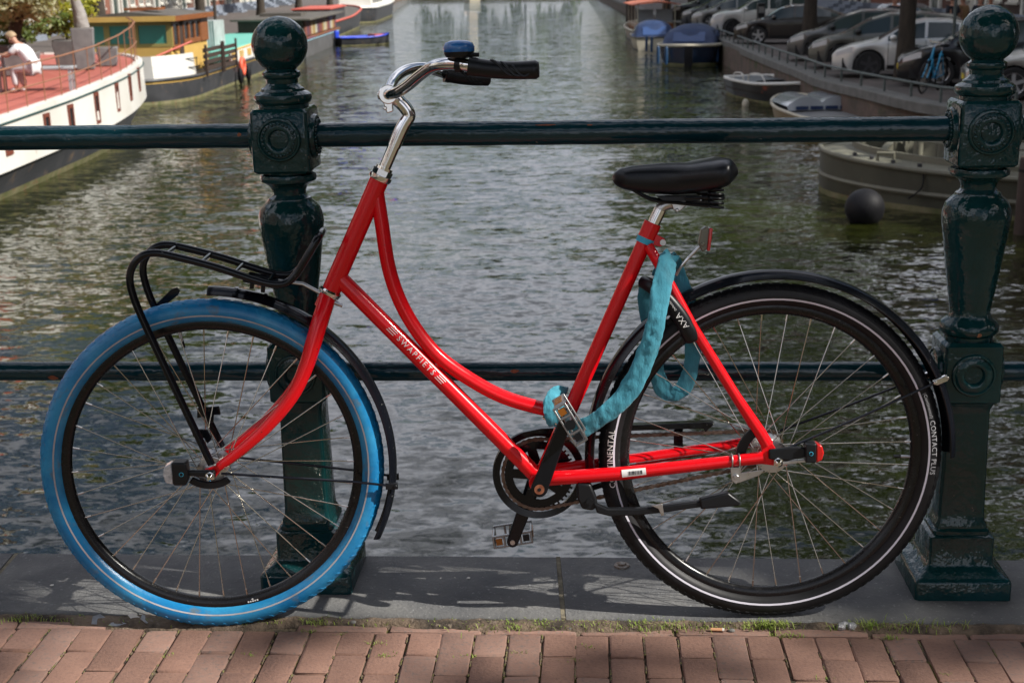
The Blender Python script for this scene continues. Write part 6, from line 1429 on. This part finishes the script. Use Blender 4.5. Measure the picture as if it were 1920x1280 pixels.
tb('mudguard', [(0 + .375*cos(a), 0, .35 + .375*sin(a)) for a in [lerp(-.5, 1.7, i/20) for i in range(21)]], .022, m_black, bb2, 6, ell=(1.2, .25))

# ================================================================== small things on the pavement
gr = MB(); rg_ = random.Random(9)
def tuft(x, y, n, h, sp, z=0):
    for _ in range(n):
        bx_, by_ = x + rg_.gauss(0, sp), y + rg_.gauss(0, sp*.35); a = rg_.uniform(0, 2*pi); l = h*rg_.uniform(.5, 1.2); d = V((cos(a), sin(a), 0))*l*rg_.uniform(.3, .9); s = V((-sin(a), cos(a), 0))*.0009
        p0 = V((bx_, by_, z)); p1 = p0 + d*.4 + V((0, 0, l*.6)); p2 = p0 + d + V((0, 0, l*.75))
        gr.add([p0-s, p0+s, p1+s*.8, p1-s*.8, p2], [(0, 1, 2, 3), (3, 2, 4)])
for (x, n, h, sp) in ((-1.08, 90, .014, .03), (-.98, 60, .012, .03), (-.63, 50, .012, .03), (-.55, 60, .012, .02), (-.42, 70, .014, .02), (0.0, 200, .013, .05), (.07, 120, .012, .03), (.16, 120, .012, .03), (.28, 160, .014, .04), (.35, 160, .014, .04), (.44, 60, .012, .03), (.52, 160, .018, .02), (.56, 120, .018, .02), (.68, 30, .014, .02), (.75, 120, .022, .02), (.82, 70, .024, .03), (.90, 40, .02, .03), (-.3, 50, .010, .04), (-.15, 50, .010, .04), (-.83, 40, .012, .04)):
    tuft(x, kerb_y(x, -.014), n, h, sp, .002)
for (x, d, n, h) in ((-.30, .10, 30, .010), (-.27, .15, 30, .010), (-.1, .15, 30, .01), (.0, .13, 20, .009), (.1, .16, 26, .009), (.15, .10, 16, .009), (-.72, .16, 24, .009), (-.55, .15, 20, .009), (.55, .045, 40, .012), (.58, .05, 40, .014), (.78, .055, 40, .016), (.4, .2, 20, .009), (.62, .22, 20, .009), (.85, .2, 20, .009), (-.45, .05, 50, .008), (-.38, .06, 40, .008)):
    tuft(x, kerb_y(x, -d), n, h, .012, -.004)
tag(gr.build('grass', m_moss, None, 0), 'short green grass and moss tufts growing along the kerb joint', 'grass', kind='stuff')
def flake(name, pts, x, y, z, m_, label, cat, rz=0, tilt=(0, 0), th=.002, group=None):
    mb = MB(); n_ = len(pts); cv = lambda px, py: .18*(px*px+py*py)*8
    top = [V((px, py, th + cv(px, py))) for px, py in pts]; bot = [V((px, py, cv(px, py))) for px, py in pts]; c0, c1 = V((0, 0, th*.6)), V((0, 0, 0))
    mb.add(top+[c0]+bot+[c1], [(j, (j+1) % n_, n_) for j in range(n_)] + [(n_+1+(j+1) % n_, n_+1+j, 2*n_+1) for j in range(n_)] + [(n_+1+j, n_+1+(j+1) % n_, (j+1) % n_, j) for j in range(n_)])
    o = tag(mb.build(name, m_, None, 30), label, cat, group); o.location = (x, y, z); o.rotation_euler = (tilt[0], tilt[1], rz); return o
m_shell = mat('grey_plastic_shard', (.33, .34, .35), .5, col2=(.22, .23, .24), nscale=60); m_paper = mat('paper', (.62, .58, .52), .8); m_butt = mat('cigarette_filter', (.52, .27, .14), .8); m_foil = mat('crumpled_foil', (.42, .42, .43), .35, metal=.6, bump=1, bscale=120, bdist=.006)
tri = [(-.016, -.010), (.012, -.014), (.018, .004), (.004, .016), (-.012, .010)]; slv = [(-.018, -.004), (.0, -.009), (.02, -.002), (.006, .006), (-.012, .005)]
flake('plastic_shard', tri, -.915, kerb_y(-.915, -.022), .006, m_shell, 'curved grey shard lying left of the front tyre', 'litter', .4, (.5, .2)); flake('plastic_shard', slv, -.870, kerb_y(-.87, -.034), .004, m_shell, 'thin grey sliver between the two shards in the dirt', 'litter', .1, (.2, 0)); flake('plastic_shard', [(p*1.05, q) for p, q in slv], -.835, kerb_y(-.835, -.012), .008, m_paper, 'pale curled shard nearest the front tyre', 'litter', -.5, (.6, .3)); flake('plastic_shard', tri, -.808, kerb_y(-.808, -.018), .006, m_shell, 'grey triangular shard touching the pale curled one', 'litter', 2.3, (.4, -.3))
cb2 = empty('cigarette_butt', (.425, kerb_y(.425, -.032), .006), -.12, 'flattened orange cigarette butt on the brick edge', 'cigarette butt'); MB().tube([(-.014, 0, 0), (.010, 0, 0)], .0042, 10, ell=(1, .8)).build('filter', m_butt, cb2); MB().tube([(.010, 0, 0), (.0145, 0, 0)], .0044, 10, ell=(1, .8)).build('paper', m_paper, cb2)
fo = MB(); 
for k in range(7): fo.sphere((rg_.uniform(-.016, .016), rg_.uniform(-.008, .008), .004+rg_.uniform(0, .008)), (rg_.uniform(.007, .013), rg_.uniform(.006, .010), rg_.uniform(.005, .009)), 8, 5)
tag(fo.build('crumpled_foil', m_foil, None, 30), 'crumpled silver foil in the joint near the right post', 'litter').location = (.70, kerb_y(.70, -.012), 0)
for i, (x, d, s, lb) in enumerate(((.455, .030, .006, 'small dark pebble beside the cigarette butt'), (.115, .030, .0055, 'small dark pebble on the brick edge below the pedal'), (.10, .004, .007, 'pebble lying at the kerb joint'), (-.355, .012, .006, 'small pebble right of the front tyre'))):
    tag(MB().sphere((0, 0, 0), (s*1.3, s, s*.7), 9, 6).build('pebble', m_coping), lb, 'pebble', 'pebbles by the kerb').location = (x, kerb_y(x, -d), s*.5)
for i, (x, y, lb) in enumerate(((-.11, 2.80, 'pale chip on the dark kerb right of the left post'), (-.70, 2.70, 'white chip on the kerb inside the front wheel'), (-1.07, 2.80, 'pale speck at the left end of the kerb'))):
    flake('paint_chip', [(p*.25, q*.3) for p, q in tri], x, y, .014, m_paper, lb, 'litter', i, (0, 0), .001, 'pale chips on the kerb')
# dark stains and moss filling parts of the brick joints
js = MB(); rj = random.Random(31)
for i in range(-17, 17):
    xk = i*PITCHW + .018 + PITCHW/2
    for _ in range(7):
        d0 = rj.uniform(.02, .30); ln = rj.uniform(.008, .035); x0 = xk - .060*d0; y0 = kerb_y(xk, -.046) - d0
        w_ = rj.uniform(.0014, .0026); z = -.0032 + rj.uniform(0, .0022)
        for k in range(5):
            t = k/5; js.sphere((x0 + .060*ln*t + rj.uniform(-.0008, .0008), y0 + ln*t, z), (w_, ln/7, .0022), 6, 4, mi=0 if rj.random() < .4 else 1)
tag(js.build('joint_moss', [m_jmoss, m_dirt], None, 60), 'thin moss and grit filling the joints between the bricks', 'moss', kind='stuff')
